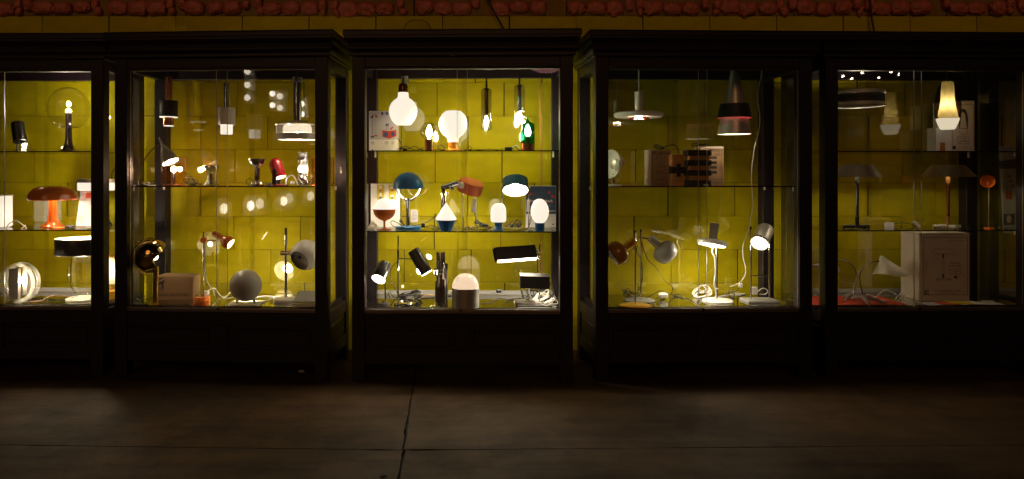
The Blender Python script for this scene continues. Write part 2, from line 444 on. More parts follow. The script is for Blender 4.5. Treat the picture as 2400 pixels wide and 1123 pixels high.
# ------------------------------------------------------------------ cabinets
W, DP, PO = 1.40, .60, .082
Z_TOP, Z_RAIL, Z_FLOOR, Z_SILL = 2.224, 1.995, .4585, .426
class Cab: pass
def foot(px, py): return gnd(px, py)
def make_cab(pl, pr, shelves, label, mid=.5, trunk=True, yaw=None, right=None):
    c = Cab()
    if yaw is None:
        a, b = foot(*pl), foot(*pr); v = (b - a).normalized(); yaw = math.atan2(v.y, v.x)
        O = (a + b) / 2 - Vector((math.cos(yaw), math.sin(yaw), 0)) * W / 2
    elif pl is not None: O = foot(*pl)
    else: O = foot(*pr) - Vector((math.cos(yaw), math.sin(yaw), 0)) * W
    c.O, c.yaw = O, yaw
    c.ux = Vector((math.cos(yaw), math.sin(yaw), 0)); c.uy = Vector((-math.sin(yaw), math.cos(yaw), 0))
    root = c.root = empty('display_cabinet', O, label, 'cabinet', 'glazed display cabinets along the yellow wall', yaw)
    def B(nm, x0, y0, z0, x1, y1, z1, mat='wood_black', bev=.003, par=root):
        return link(nm, box_mesh(nm, x0, y0, z0, x1, y1, z1, bev), mat, par)
    for x in (0, W - PO):
        B('front_post', x, 0, 0, x + PO, PO, Z_RAIL + .1); B('back_post', x, DP - PO, 0, x + PO, DP, Z_RAIL + .1)
    # head: rails, cornice, lid
    B('head_rail', PO, .004, Z_RAIL, W - PO, .05, Z_RAIL + .1); B('head_rail', PO, DP - .05, Z_RAIL, W - PO, DP - .004, Z_RAIL + .1)
    for x in (.004, W - .054): B('head_rail', x, PO, Z_RAIL, x + .05, DP - PO, Z_RAIL + .1)
    bm = bmesh.new()
    prof = [(-.03, 2.06), (.010, 2.06), (.016, 2.066), (.016, 2.083), (.022, 2.088), (.030, 2.105), (.031, 2.118), (.022, 2.121), (.026, 2.142), (.038, 2.158), (.044, 2.172), (.044, 2.186), (.050, 2.189), (.050, 2.214), (.046, 2.219), (.046, Z_TOP), (-.03, Z_TOP)]
    loops = []
    for o_, z_ in prof: loops.append([bm.verts.new(p) for p in [(-o_, -o_, z_), (W + o_, -o_, z_), (W + o_, DP + o_, z_), (-o_, DP + o_, z_)]])
    for A, Bq in zip(loops, loops[1:]):
        for i in range(4): bm.faces.new((A[i], A[(i + 1) % 4], Bq[(i + 1) % 4], Bq[i]))
    link('cornice', finish(bm, 'cornice', smooth=False), 'wood_black', root)
    B('lid', .03, .03, 2.10, W - .03, DP - .03, 2.20)
    # base: rails, raised panels
    def base_side(nm, n0, n1, along, y_in, flip):
        def bx(part, a0, a1, z0, z1, p0, p1, bev=.003):
            if along == 'x': lo, hi = sorted((y_in + flip * p0, y_in + flip * p1)); B(part, a0, lo, z0, a1, hi, z1, bev=bev)
            else: lo, hi = sorted((y_in + flip * p0, y_in + flip * p1)); B(part, lo, a0, z0, hi, a1, z1, bev=bev)
        bx('base_rail', n0, n1, .345, Z_SILL, .003, .045); bx('base_rail', n0, n1, .108, .191, .003, .045)
        m = (n0 + n1) / 2
        spans = [(n0, m - .048), (m + .048, n1)] if along == 'x' else [(n0, n1)]
        if along == 'x': bx('stile', m - .048, m + .048, .191, .345, .0045, .045)
        for a0, a1 in spans:
            bx('panel', a0, a1, .191, .345, .016, .03, bev=0)
            bx('panel_field', a0 + .028, a1 - .028, .215, .321, .009, .02, bev=.006)
    base_side('front', PO, W - PO, 'x', 0, 1); base_side('left', PO, DP - PO, 'y', 0, 1); base_side('right', PO, DP - PO, 'y', W, -1)
    B('base_rail', PO, DP - .05, .108, W - PO, DP - .004, Z_SILL)
    B('bottom_board', .03, .046, .40, W - .03, DP - .051, Z_FLOOR - .012, 'wood_black', .0)
    link('floor_glass', box_mesh('floor_glass', PO * .6, .062, Z_FLOOR - .008, W - PO * .6, DP - .055, Z_FLOOR), 'floor_glass', root)
    # glazing
    xm = PO + (W - 2 * PO) * mid
    B('door_track', PO, .008, Z_SILL + .0015, W - PO, .058, Z_SILL + .018, 'alu_dark', .001)
    B('track_lip', PO, .006, Z_SILL + .018, W - PO, .010, Z_SILL + .030, 'alu', .0005)
    B('door_track', PO, .012, Z_RAIL - .012, W - PO, .055, Z_RAIL - .001, 'black_matte', .001)
    z0, z1 = Z_SILL + .022, Z_RAIL - .002
    for nm, x0, x1, y in (('sliding_door', PO + .002, xm + .032, .040), ('sliding_door', xm - .032, W - PO - .002, .020)):
        p = link(nm, box_mesh(nm, x0, y, z0, x1, y + .005, z1), 'pane', root)
        for xe in (x0 - .0008, x1 - .0012): link('pane_edge', box_mesh('pane_edge', xe, y - .0006, z0, xe + .002, y + .0056, z1), 'alu', p)
    lk = bmesh.new(); bm_lathe(lk, [(0, -.012), (.007, -.012), (.009, -.009), (.009, 0), (.012, .001), (.012, .006), (0, .006)], Matrix.Translation((xm - .01, .002, Z_SILL + .021)) @ Matrix.Rotation(rad(-90), 4, 'X') @ Matrix.Rotation(rad(180), 4, 'X'), 14)
    link('lock', finish(lk, 'lock'), 'chrome_dark', root)
    for x in (.038, W - .043): link('side_pane', box_mesh('side_pane', x, PO, z0, x + .005, DP - PO, z1), 'pane', root)
    for x0, x1, y in ((PO * .7, xm + .02, DP - .040), (xm - .02, W - PO * .7, DP - .030)):
        link('back_pane', box_mesh('back_pane', x0, y, z0, x1, y + .005, z1), 'pane_back', root)
    if trunk: B('cable_trunking', PO, DP - .052, Z_FLOOR + .001, W - PO, DP - .042, Z_FLOOR + .030, 'grey_lacquer', .002)
    c.shelf = []
    for zs in shelves:
        sh = link('shelf', box_mesh('shelf', .05, .064, zs - .007, W - .05, DP - .058, zs), 'shelf_glass', root)
        link('shelf_edge', box_mesh('shelf_edge', .05, .061, zs - .0075, W - .05, .0638, zs - .0003), 'shelf_edge', sh)
        for x in (PO - .014, W - PO + .002):
            for y in (DP - PO - .012, .09): link('shelf_clip', box_mesh('shelf_clip', x, y, zs - .034, x + .012, y + .008, zs - .0075, .001), 'white_lacquer', root)
    # strip of peg holes in the back posts: small pegs left in some of them
    for x in (PO * .5, W - PO * .5):
        pb = bmesh.new()
        for k in range(28):
            z = .55 + k * .05
            bm_box(pb, x - .004, DP - PO - .0012, z - .004, x + .004, DP - PO + .002, z + .004)
        tag(link('peg_strip', finish(pb, 'peg_strip', smooth=False), 'black_matte', root), kind='stuff')
    return c
def zs_at(c_y, d): return H - (c_y - CY) * d / F
DF = F * H / 483
Z_HI = zs_at(352, DF + .03); Z_MID = zs_at(543, DF + .03); Z_C2 = zs_at(436.5, DF + .06)
c1 = make_cab(None, (242, 882), [Z_HI, Z_MID], 'dark display cabinet with orange mushroom lamp, cut off at the left edge', yaw=0.0)
c2 = make_cab((268, 884), (768, 894), [Z_C2], 'dark display cabinet holding the brass lamp and printed carton', trunk=False)
c3 = make_cab((828, 893), (1340, 897), [Z_HI, Z_MID], 'brightest dark display cabinet in the middle, with three lit tiers')
c4 = make_cab((1395, 893), (1905, 888), [Z_C2], 'dark display cabinet with the ochre and grey spot lamps', trunk=False)
c5 = make_cab((1935, 888), None, [Z_HI, Z_MID], 'dimmest dark display cabinet on the right, with the large white carton', yaw=rad(1.8), mid=.44)
_r = c5.O + c5.ux * (W + .085)
_p6 = ((_r.x) / _r.y * F + CX, CY + F * H / _r.y)
c6 = make_cab(_p6, None, [Z_HI, Z_MID], 'further dark cabinet seen only through the right-hand side glass', yaw=rad(2.5))

# ------------------------------------------------------------------ builder for the things on show
class T:
    """one thing; pixel outlines are set at the thing's own distance inside its cabinet"""
    def __init__(s, name, label, cat, c, px, t=None, base=None, zs=None, group=None):
        s.c, s.px, s.zs = c, px, zs
        k = (px - CX) / F
        lim = lambda v: (v + c.O.x * c.uy.x + c.O.y * c.uy.y) / (k * c.uy.x + c.uy.y)
        if t is None: s.d = min(max(F * (H - zs) / (base - CY), lim(.10)), lim(DP - .10))
        else: s.d = lim(t * DP)
        s.u = s.d / F
        s.off = 0.0
        if zs is not None and base is not None: s.off = zs - (H + (CY - base) * s.u)
        s.sq = math.cos(math.atan(k)) ** .7
        z0 = zs if zs is not None else H + (CY - (base or CY)) * s.u
        s.o = Vector(((px - CX) * s.u, s.d, z0))
        s.root = empty(name, s.o, label, cat, group)
    def z(s, py): return H + (CY - py) * s.u + s.off
    def p(s, px, py, dd=0.0): return Vector(((px - CX) * s.u, s.d + dd, s.z(py)))
    def L(s, v): return v - s.o
    def add(s, nm, bm, mat, par=None, smooth=True, ang=38):
        o = link(nm, finish(bm, nm, smooth, ang), mat, par or s.root); return o
    def lathe(s, nm, mat, prof, px=None, dd=0.0, segs=40, par=None, ribs=0, amp=0.0, ang=38, rot=0.0):
        bm = bmesh.new(); px = s.px if px is None else px
        M = Matrix.Translation(s.L(Vector(((px - CX) * s.u, s.d + dd, 0)))) @ Matrix.Rotation(rot, 4, 'Z')
        bm_lathe(bm, [(r * s.u * s.sq, s.z(y)) for r, y in prof], M, segs, ribs, amp)
        return s.add(nm, bm, mat, par, ang=ang)
    def ax(s, nm, mat, p0, dirn, prof, segs=32, par=None, ang=38, ribs=0, amp=0.0):
        """lathe about a slanted axis; dirn = (right, up, towards the wall)"""
        dv = Vector((dirn[0], dirn[2], dirn[1])).normalized()
        M = Matrix.Translation(s.L(s.p(*p0))) @ dv.to_track_quat('Z', 'Y').to_matrix().to_4x4()
        bm = bmesh.new(); bm_lathe(bm, [(r * s.u, a * s.u) for a, r in prof], M, segs, ribs, amp)
        return s.add(nm, bm, mat, par, ang=ang)
    def box(s, nm, mat, x0, y0, x1, y1, depth, dd=0.0, bev=.002, par=None):
        a, b = s.L(s.p(x0, y1, dd)), s.L(s.p(x1, y0, dd)); bm = bmesh.new()
        bm_box(bm, a.x, a.y, a.z, b.x, b.y + depth, b.z, bev); return s.add(nm, bm, mat, par, False)
    def prism(s, nm, mat, poly, depth, dd=0.0, par=None, skew=(0, 0)):
        """pixel polygon given a real thickness"""
        bm = bmesh.new(); f = [bm.verts.new(s.L(s.p(x, y, dd))) for x, y in poly]
        b = [bm.verts.new(v.co + Vector((skew[0], depth, skew[1]))) for v in f]
        bm.faces.new(f); bm.faces.new(b[::-1]); n = len(f)
        for i in range(n): bm.faces.new((f[i], f[(i + 1) % n], b[(i + 1) % n], b[i]))
        return s.add(nm, bm, mat, par, False)
    def rod(s, nm, mat, p0, p1, r, par=None, segs=12):
        bm = bmesh.new(); bm_tube(bm, [s.L(s.p(*p0)), s.L(s.p(*p1))], r * s.u, segs); return s.add(nm, bm, mat, par)
    def tube(s, nm, mat, pts, r, par=None, segs=8, sub=7):
        bm = bmesh.new(); bm_tube(bm, catmull([s.L(s.p(*q)) for q in pts], sub), r * s.u, segs); return s.add(nm, bm, mat, par, ang=80)
    def cord(s, pts, mat='cable_black', r=.0026, nm='cord', par=None):
        return s.tube(nm, mat, pts, r / s.u, par, 6, 6)
    def onshelf(s, px, py, h=0.0):
        z = s.zs + h; d = F * (H - z) / (py - CY)
        k = (px - CX) / F; lim = lambda v: (v + s.c.O.x * s.c.uy.x + s.c.O.y * s.c.uy.y) / (k * s.c.uy.x + s.c.uy.y)
        d = min(max(d, lim(.075)), lim(DP - .075))
        return Vector(((px - CX) * d / F, d, z))
    def fcord(s, pts, mat='cable_black', r=.0026, nm='cord'):
        """cord lying on the shelf or floor; (px, py, lift in metres)"""
        bm = bmesh.new()
        bm_tube(bm, catmull([s.L(s.onshelf(q[0], q[1], r + (q[2] if len(q) > 2 else 0))) for q in pts], 6), r, 6)
        return s.add(nm, bm, mat, ang=80)
    def tangle(s, px, py, wpx, hm, n=5, mat='cable_black', r=.0026, seed=1, nm='cord'):
        rr = random.Random(seed); c = s.onshelf(px, py); pts = []
        wid = wpx * c.y / F / 2
        for i in range(n * 6):
            a = i * math.pi / 3 + rr.uniform(-.3, .3); k = rr.uniform(.45, 1.0)
            pts.append(c + Vector((math.cos(a) * wid * k + rr.uniform(-.2, .2) * wid, math.sin(a) * .045 * k, r + hm * (.5 + .5 * math.sin(a * 1.0 + seed)) * rr.uniform(.15, 1))))
        lo = s.c
        bm = bmesh.new(); bm_tube(bm, catmull([s.L(v) for v in pts], 4), r, 5); return s.add(nm, bm, mat, ang=80)
    def prints(s, mat, shapes, dd=-.0012, nm='print', par=None):
        """flat print: rectangles (x0,y0,x1,y1), polygons [(x,y)..] or discs ('o',x,y,rx,ry)"""
        bm = bmesh.new()
        for sh in shapes:
            if isinstance(sh, list): pts = sh
            elif sh[0] == 'o': pts = [(sh[1] + sh[3] * math.cos(k * .3927), sh[2] - sh[4] * math.sin(k * .3927)) for k in range(16)]
            elif sh[0] == 'f':
                _, x0, y0, x1, y1, wd = sh
                for q in ((x0, y0, x1, y0 + wd), (x0, y1 - wd, x1, y1), (x0, y0 + wd, x0 + wd, y1 - wd), (x1 - wd, y0 + wd, x1, y1 - wd)):
                    bm.faces.new([bm.verts.new(s.L(s.p(x, y, dd))) for x, y in ((q[0], q[3]), (q[2], q[3]), (q[2], q[1]), (q[0], q[1]))])
                continue
            elif sh[0] == 'l':
                _, x0, y0, x1, y1, wd = sh; L_ = math.hypot(x1 - x0, y1 - y0) or 1; nx, ny = -(y1 - y0) / L_ * wd / 2, (x1 - x0) / L_ * wd / 2
                pts = [(x0 + nx, y0 + ny), (x1 + nx, y1 + ny), (x1 - nx, y1 - ny), (x0 - nx, y0 - ny)]
            else: x0, y0, x1, y1 = sh; pts = [(x0, y1), (x1, y1), (x1, y0), (x0, y0)]
            bm.faces.new([bm.verts.new(s.L(s.p(x, y, dd))) for x, y in pts])
        me = bpy.data.meshes.new(nm); bm.to_mesh(me); bm.free()
        return link(nm, me, mat, par or s.root)
    def text(s, txt, x0, y1, x1, hpx, mat='ink', dd=-.0014, bold=0.0, par=None, nm='lettering', vert=False):
        cu = bpy.data.curves.new('lettering', 'FONT'); cu.body = txt; cu.size = 1.0; cu.offset = bold; cu.resolution_u = 2
        ob = bpy.data.objects.new('lettering', cu); COL.objects.link(ob)
        bpy.context.view_layer.update()
        me = bpy.data.meshes.new_from_object(ob); bpy.data.objects.remove(ob)
        xs = [v.co.x for v in me.vertices]; ys = [v.co.y for v in me.vertices]
        a, b, lo, hi = min(xs), max(xs), min(ys), max(ys)
        o = s.L(s.p(x0, y1, dd))
        sx = (x1 - x0) * s.u / (b - a); sy = hpx * s.u / (hi - lo)
        for v in me.vertices:
            qx, qy = (v.co.x - a) * sx, (v.co.y - lo) * sy
            v.co = (o.x - qy, o.y, o.z + qx) if vert else (o.x + qx, o.y, o.z + qy)
        return link(nm, me, mat, par or s.root)
    def bulb(s, px, py, r, mat='bulb', dd=0.0, nm='bulb', par=None):
        return s.lathe(nm, mat, arc(r, py, -90, 90, 8), px, dd, 16, par)
    def candle(s, px, y0, y1, r, mat='bulb_mid', dd=0.0):
        h = y1 - y0
        return s.lathe('bulb', mat, [(r * .5, y1), (r * .85, y1 - .15 * h), (r, y1 - .35 * h), (r * .85, y1 - .6 * h), (r * .4, y1 - .85 * h), (0, y0)], px, dd, 16)

ZC_PX = lambda s: CY - (2.10 - H - s.off) / s.u   # pixel row of the cabinet lid above a thing

# ================================================================== leftmost cabinet
s = T('spot_lamp', 'black tilted cylinder spot lamp with clear glass rim, top shelf at the far left', 'lamp', c1, 50, .55, 350, Z_HI)
s.ax('shade', 'black_lacquer', (41, 281), (.30, -1, -.25), [(0, 0), (0, 13), (1, 14), (46, 15), (48, 15), (48, 12)])
s.ax('glass_rim', 'clear', (54.5, 327), (.30, -1, -.25), [(0, 15), (10, 15.5), (16, 15), (16, 12), (0, 12)])
s.rod('bracket', 'black_matte', (38, 349), (44, 325), 2); s.box('base', 'black_matte', 30, 347, 52, 350, .06, -.03)
s.bulb(57, 334, 5, 'bulb_40')

s = T('globe_lamp', 'large clear glass globe lamp on a dark chrome trumpet foot', 'lamp', c1, 161, .5, 350, Z_HI)
s.lathe('foot', 'chrome_dark', [(0, 350), (26, 350), (26, 348.5), (20, 346), (14, 340), (10, 331), (8.4, 318), (7.6, 300), (7.4, 262), (7, 261), (0, 261)])
s.lathe('globe', 'clear', arc(50.5, 248, -60, 90, 26), segs=48)
s.lathe('collar', 'chrome_dark', [(9, 294), (24, 292.5), (25, 291), (9, 289.5)])
s.bulb(161, 255, 5.5, 'bulb_950'); s.lathe('bulb_collar', 'chrome', [(7.4, 262), (7.6, 257), (7, 256)])

s = T('cube_lamp', 'white box lamp with a cord on top, cut by the left picture edge', 'lamp', c1, -6, .45, 536, Z_MID)
s.box('shade', 'opal_soft', -28, 462, 17, 534, .13, -.065, .006); s.box('top_plate', 'paper', -28, 459.5, 17, 462, .13, -.065); s.box('foot', 'paper', -24, 534, 13, 536.3, .11, -.055)
s.cord([(10, 460), (10, 445), (9, 430), (10, 428)])
s.fcord([(15, 534), (22, 524, .03), (36, 518, .055), (50, 527, .035), (62, 536), (50, 540), (60, 528, .02)], 'cable_white', .0035)

s = T('mushroom_lamp', 'orange mushroom table lamp with domed shade and flared foot', 'lamp', c1, 123.5, .45, 531, Z_MID)
s.lathe('foot', 'orange_dark', [(0, 531), (28, 531), (28.5, 529), (25, 526), (17, 521), (13, 513), (10.5, 500), (9.5, 480), (9, 462), (0, 462)])
s.lathe('shade', 'orange_dark', [(57, 467), (58.5, 465), (57.5, 457), (53, 448), (45, 440), (34, 435), (20, 433), (0, 433)], segs=56)
s.lathe('shade_lining', 'amber', [(56.5, 466.6), (56, 458), (51.5, 449), (44, 441.6), (33, 436.6), (20, 434.6), (0, 434.5)], segs=56)
for q, (bx_, by_) in enumerate(((98, -.05), (149, -.05), (106, .07), (141, .07))): s.bulb(bx_, 456, 5, 'bulb_110', by_)
s.fcord([(148, 531), (155, 530, .01), (163, 531, .01), (176, 529), (184, 527)]); sw = s.onshelf(164, 531, .008)
b = bmesh.new(); bm_lathe(b, [(0, -.035), (.008, -.03), (.012, 0), (.008, .03), (0, .035)], Matrix.Translation(s.L(sw)) @ Matrix.Rotation(rad(90), 4, 'Y'), 10); s.add('switch', b, 'cable_black')

s = T('drum_lamp', 'white glowing drum lamp with grey metal top band beside the leaflet', 'lamp', c1, 225.5, .30, 533, Z_MID)
s.lathe('top_band', 'steel_brushed', [(0, 416.5), (40, 416.5), (42.5, 417), (43, 418), (43, 425.5), (41, 426)])
s.lathe('shade', 'opal', [(42, 426), (42.6, 427), (42.6, 443), (41.5, 444), (0, 444)])
s.lathe('stem', 'chrome', [(3, 444), (3, 531)]); s.lathe('base', 'steel_brushed', [(0, 533), (22, 533), (22, 530.5), (3, 530)])
s.cord([(262, 418), (262, 406), (266, 397), (272, 388)])
s = T('leaflet', 'white leaflet with red picture leaning behind the glowing drum lamp', 'leaflet', c1, 212, .72, 527, Z_MID)
s.prism('sheet', 'paper_grey', [(178, 527), (240, 527), (252, 436), (190, 436)], .003)
s.prints('print_pink', [[(190, 466), (246, 466), (250, 445), (193, 445)]]); s.prints('print_red', [[(200, 462), (212, 462), (214, 450), (203, 450)], [(222, 462), (236, 462), (238, 450), (225, 450)]], -.002)
s.prints('ink_soft', [(186, 504 + k * 3, 186 + (13 if k % 3 else 9), 505 + k * 3) for k in range(6)])
s = T('coiled_cable', 'coil of black cable on the shelf behind the leftmost cabinet post', 'cable', c1, 252, .6, 525, Z_MID)
s.tangle(252, 528, 26, .09, 5, seed=4)

s = T('glass_foot_lamp', 'table lamp with dark steel drum shade on a clear glass body', 'lamp', c1, 192.5, .38, 712, Z_FLOOR)
s.lathe('shade', 'steel_dark', [(62, 605), (62.5, 604), (62.5, 569), (62, 567.5)], segs=56)
s.lathe('shade_lining', 'inner_white', [(61.2, 604.6), (61.2, 568)], segs=56); s.lathe('bottom_ring', 'steel_dark', [(36, 606), (62, 605.2)], segs=56)
s.lathe('glass_body', 'clear', [(12, 607), (20, 614), (30, 628), (35, 645), (33, 664), (24, 684), (15, 698), (14, 704)])
s.lathe('base', 'cream_shade', [(0, 712), (38, 712), (38, 709), (32, 706), (10, 704.5), (0, 704)]); s.lathe('finial', 'brass', [(2, 606), (2, 590), (3, 586), (0, 583)])
s.bulb(192.5, 590, 9, 'bulb_480')
s.fcord([(160, 706), (140, 702, .01), (118, 706), (95, 701, .01), (70, 698), (64, 694)]); s.fcord([(230, 700), (200, 697), (176, 696, .02), (150, 704), (110, 700), (60, 700)])

s = T('ring_lamp', 'round lamp of thick clear glass rings around a dark metal box', 'lamp', c1, 46, .22, 716, Z_FLOOR)
for dd, r_ in ((-.028, 42.5), (.03, 43)):
    bm = bmesh.new(); ctr = s.L(s.p(46, 670, dd)); R_ = r_ * s.u
    ring = [ctr + Vector((math.cos(a * math.pi / 24) * R_ * s.sq, 0, math.sin(a * math.pi / 24) * R_)) for a in range(49)]
    bm_tube(bm, ring, 3.8 * s.u, 12); s.add('glass_ring', bm, 'ring_glass')
s.box('lamp_box', 'taupe', 27, 636, 49, 708, .03, -.03); s.box('back_box', 'taupe', 50.5, 638, 62, 700, .05, .01)
s.bulb(52, 665, 6, 'bulb_230', -.005); s.box('base_plate', 'clear', 22, 713, 74, 716, .14, -.07)
s.fcord([(60, 708), (95, 704), (130, 692), (200, 698), (232, 690)], 'cable_pink', .0022)
s = T('white_plate', 'pale shade lying on the cabinet floor seen through the leftmost side glass', 'lamp shade', c1, 262, .55, 705, Z_FLOOR)
s.lathe('shade', 'milk_white', [(5, 612), (8, 625), (16, 650), (24, 668), (24, 672)]); s.lathe('collar', 'ochre_base', [(0, 614), (6, 612), (6, 604), (0, 603)]); s.lathe('stand', 'ochre_base', [(0, 705), (20, 705), (20, 690), (3, 688), (3, 672)])
s.bulb(262, 644, 6, 'bulb_60')

# ================================================================== left-centre cabinet
s = T('copper_pendant', 'pendant lamp with copper tube above a black cylinder', 'pendant', c2, 395.5, .55, None)
s.lathe('tube', 'copper', [(7.6, 236), (7.6, 178), (0, 177)], ribs=1, amp=.05, segs=28); s.lathe('shade', 'black_matte', [(7, 236), (20.8, 236), (21.2, 237), (21.2, 273), (20.5, 274)])
s.lathe('shade_rim', 'opal_soft', [(21.2, 274), (21.2, 275.6), (11.7, 275.6)]); s.lathe('copper_sleeve', 'copper', [(11.7, 276), (11.7, 294.5)], segs=28, ribs=1, amp=.03)
s.lathe('light_edge', 'opal', [(11.8, 294.5), (11.8, 296), (0, 296)]); s.cord([(395.5, 178), (396, 165), (395, ZC_PX(s))])
s = T('white_pendant', 'pendant lamp with chrome tube and white cylinders, glowing below', 'pendant', c2, 531, .5, None)
s.lathe('tube', 'chrome', [(7, 253), (7, 195), (0, 194)]); s.lathe('shade', 'white_lacquer', [(7, 253), (19.5, 253), (20.3, 254), (20.3, 292), (19, 293)])
s.lathe('light_cylinder', 'opal', [(19, 292.5), (14.3, 292.6), (14.3, 313.5), (13.2, 315), (0, 315)]); s.cord([(531, 195), (531, 170), (532, ZC_PX(s))])
s = T('ribbed_pendant', 'wide pendant lamp with chrome tube and ribbed glass band', 'pendant', c2, 697, .36, None)
s.lathe('cap', 'grey_lacquer', [(0, 181), (11.5, 181), (12, 182), (12, 193), (10, 193.5)]); s.lathe('tube', 'chrome', [(9.8, 193), (9.8, 283)])
s.lathe('shade', 'steel_brushed', [(10, 283), (20, 284), (36, 289), (47, 292)], segs=56)
s.lathe('glass_band', 'ribbed', [(48.5, 291.5), (49, 293), (49, 312), (48, 313.5)], segs=160, ribs=1, amp=.012, ang=5)
s.lathe('diffuser', 'opal_soft', [(30, 293), (34, 300), (34, 312)], segs=48)
s.lathe('lower_band', 'grey_shade', [(47, 313.5), (45.5, 314.5), (45, 327), (44, 328)], segs=56); s.lathe('lower_lining', 'inner_white', [(44.6, 314.5), (44.2, 327.5)], segs=56)
s.bulb(697, 303, 8, 'bulb_mid'); s.cord([(697, 181), (697, 165), (698, ZC_PX(s))], 'cable_black', .003)

s = T('cone_lamp', 'grey cone shade desk lamp on a thin curved chrome arm', 'lamp', c2, 332, .40, 431, Z_C2)
s.tube('arm', 'chrome', [(326, 430), (325, 412), (332, 385), (345, 360), (362, 342), (378, 333)], 1.3)
s.lathe('base', 'chrome_dark', [(0, 431), (17, 431), (17, 429.5), (2, 428.5)], 330)
s.ax('shade', 'grey_shade', (372, 318), (.52, -1, -.10), [(0, 2), (16, 2.6), (22, 4), (32, 9), (48, 15.5), (62, 19), (66, 19.4)])
s.ax('shade_lining', 'inner_white', (372, 318), (.52, -1, -.10), [(20, 3), (32, 8), (48, 14.5), (65.5, 18.8)])
s.ax('bulb', 'bulb_mid', (372, 318), (.52, -1, -.10), [(40, 0), (44, 6), (52, 9), (60, 6), (64, 0)], 16)
s.cord([(340, 431), (350, 427), (345, 422), (332, 424), (345, 430), (365, 431)], 'cable_white', .003)
s.tangle(352, 434, 40, .03, 4, seed=8)
def block_lamp(c, px, t, lab):
    s = T('acrylic_lamp', lab, 'lamp', c, px, t, 432, Z_C2, 'pink acrylic block lamps')
    k = px - 407.5
    s.box('acrylic_block', 'pink_acrylic', 384 + k, 366, 431 + k, 429.5, .105, -.052, .004); s.box('foot', 'copper', 386 + k, 430, 429 + k, 432, .10, -.05)
    s.lathe('socket', 'chrome', [(5, 429), (5, 404), (4, 402), (0, 402)]); s.bulb(px, 394, 6.5, 'bulb_mid'); return s
s = block_lamp(c2, 407.5, .58, 'pink acrylic block lamp with lit bulb under the grey cone shade')
s.cord([(431, 402), (440, 405), (452, 418), (440, 428), (430, 420), (445, 410), (458, 424), (470, 430), (480, 426)]); s.tangle(447, 433, 30, .06, 4, seed=3)
s = block_lamp(c2, 757, .42, 'pink acrylic block lamp mostly hidden by the right post')
s.cord([(733, 430), (727, 421), (732, 415), (736, 420)])

def goblet(px, lab, mat, y0, R_, sr, base_r):
    s = T('goblet_lamp', lab, 'lamp', c2, px, .45, 433, Z_C2)
    s.lathe('base', mat, [(0, 433), (base_r, 433), (base_r, 431), (base_r * .8, 428.5), (base_r * .78, 426), (sr * 1.3, 424), (sr, 421)])
    s.lathe('stem', mat, [(sr, 421), (sr * .95, y0 + 24), (sr, y0 + 21)])
    s.lathe('bowl', mat, [(sr, y0 + 21), (R_ * .62, y0 + 18), (R_ * .86, y0 + 11), (R_ * .96, y0 + 4), (R_, y0 + 1), (R_, y0), (R_ * .93, y0 + .5), (R_ * .8, y0 + 10), (0, y0 + 17)])
    return s
s = goblet(495, 'clear faceted glass goblet lamp with squat stem', 'facet', 385, 18, 9.5, 17)
s.lathe('inner_tube', 'chrome', [(4, 430), (4, 405), (0, 404)]); s.lathe('rim_handle', 'chrome', [(18, 388), (21, 387.5), (21.5, 390), (18, 391)])
s = goblet(603, 'mirror chrome goblet lamp beside the crimson lamp', 'chrome', 370, 21.5, 7, 18)
s.cord([(596, 424), (585, 416), (577, 424), (582, 431), (592, 432)])

s = T('bullet_lamp', 'crimson bullet shaped lamp tilted in a dark bracket', 'lamp', c2, 650, .45, 434, Z_C2)
s.ax('shade', 'crimson', (646, 383), (.34, -1, -.15), [(-14, 0), (-13, 6), (-9, 11), (-4, 14), (3, 15.4), (34, 15.4)])
s.ax('shade_lining', 'inner_white', (646, 383), (.34, -1, -.15), [(5, 14.6), (34.6, 14.8)])
s.ax('light_disc', 'glow_face', (646, 383), (.34, -1, -.15), [(29, 0), (29, 14)])
s.prism('bracket', 'wood_dark', [(643, 434), (652.5, 434), (652, 396), (648, 394.5), (644, 397)], .012, -.062); s.prism('bracket', 'wood_dark', [(643, 434), (652.5, 434), (652, 396), (648, 394.5), (644, 397)], .012, .05)
s.box('base', 'crimson', 634, 431, 670, 434, .13, -.065)
s.cord([(670, 432), (672, 418), (682, 410), (690, 415), (696, 428), (700, 432)], 'cable_white', .0032); s.box('plug', 'cable_white', 680, 424, 689, 431, .02, 0, .004)
s.tangle(632, 436, 14, .02, 3, seed=12)

s = T('slab_lamp', 'tall glass slab lamp with three round bulbs in a column', 'lamp', c2, 710, .45, 433, Z_C2)
s.box('glass_slab', 'facet', 698, 355, 722, 433, .03, -.01, .003); s.box('back_plate', 'chrome_dark', 700, 357, 720, 431, .004, .03)
for y_, m_ in ((369, 'clear'), (394, 'bulb_low'), (419, 'clear')):
    s.ax('bulb', m_, (709, y_, -.018), (0, 0, -1), [(-8, 0), (-7, 4.6), (-4, 7.2), (0, 8), (4, 7.2), (7, 4.6), (8, 0)], 18)
    s.ax('bulb_ring', 'chrome', (709, y_, -.012), (0, 0, -1), [(0, 8), (1.5, 9.2), (3, 8)], 20)
s.cord([(722, 431), (728, 420), (735, 424), (726, 431)])

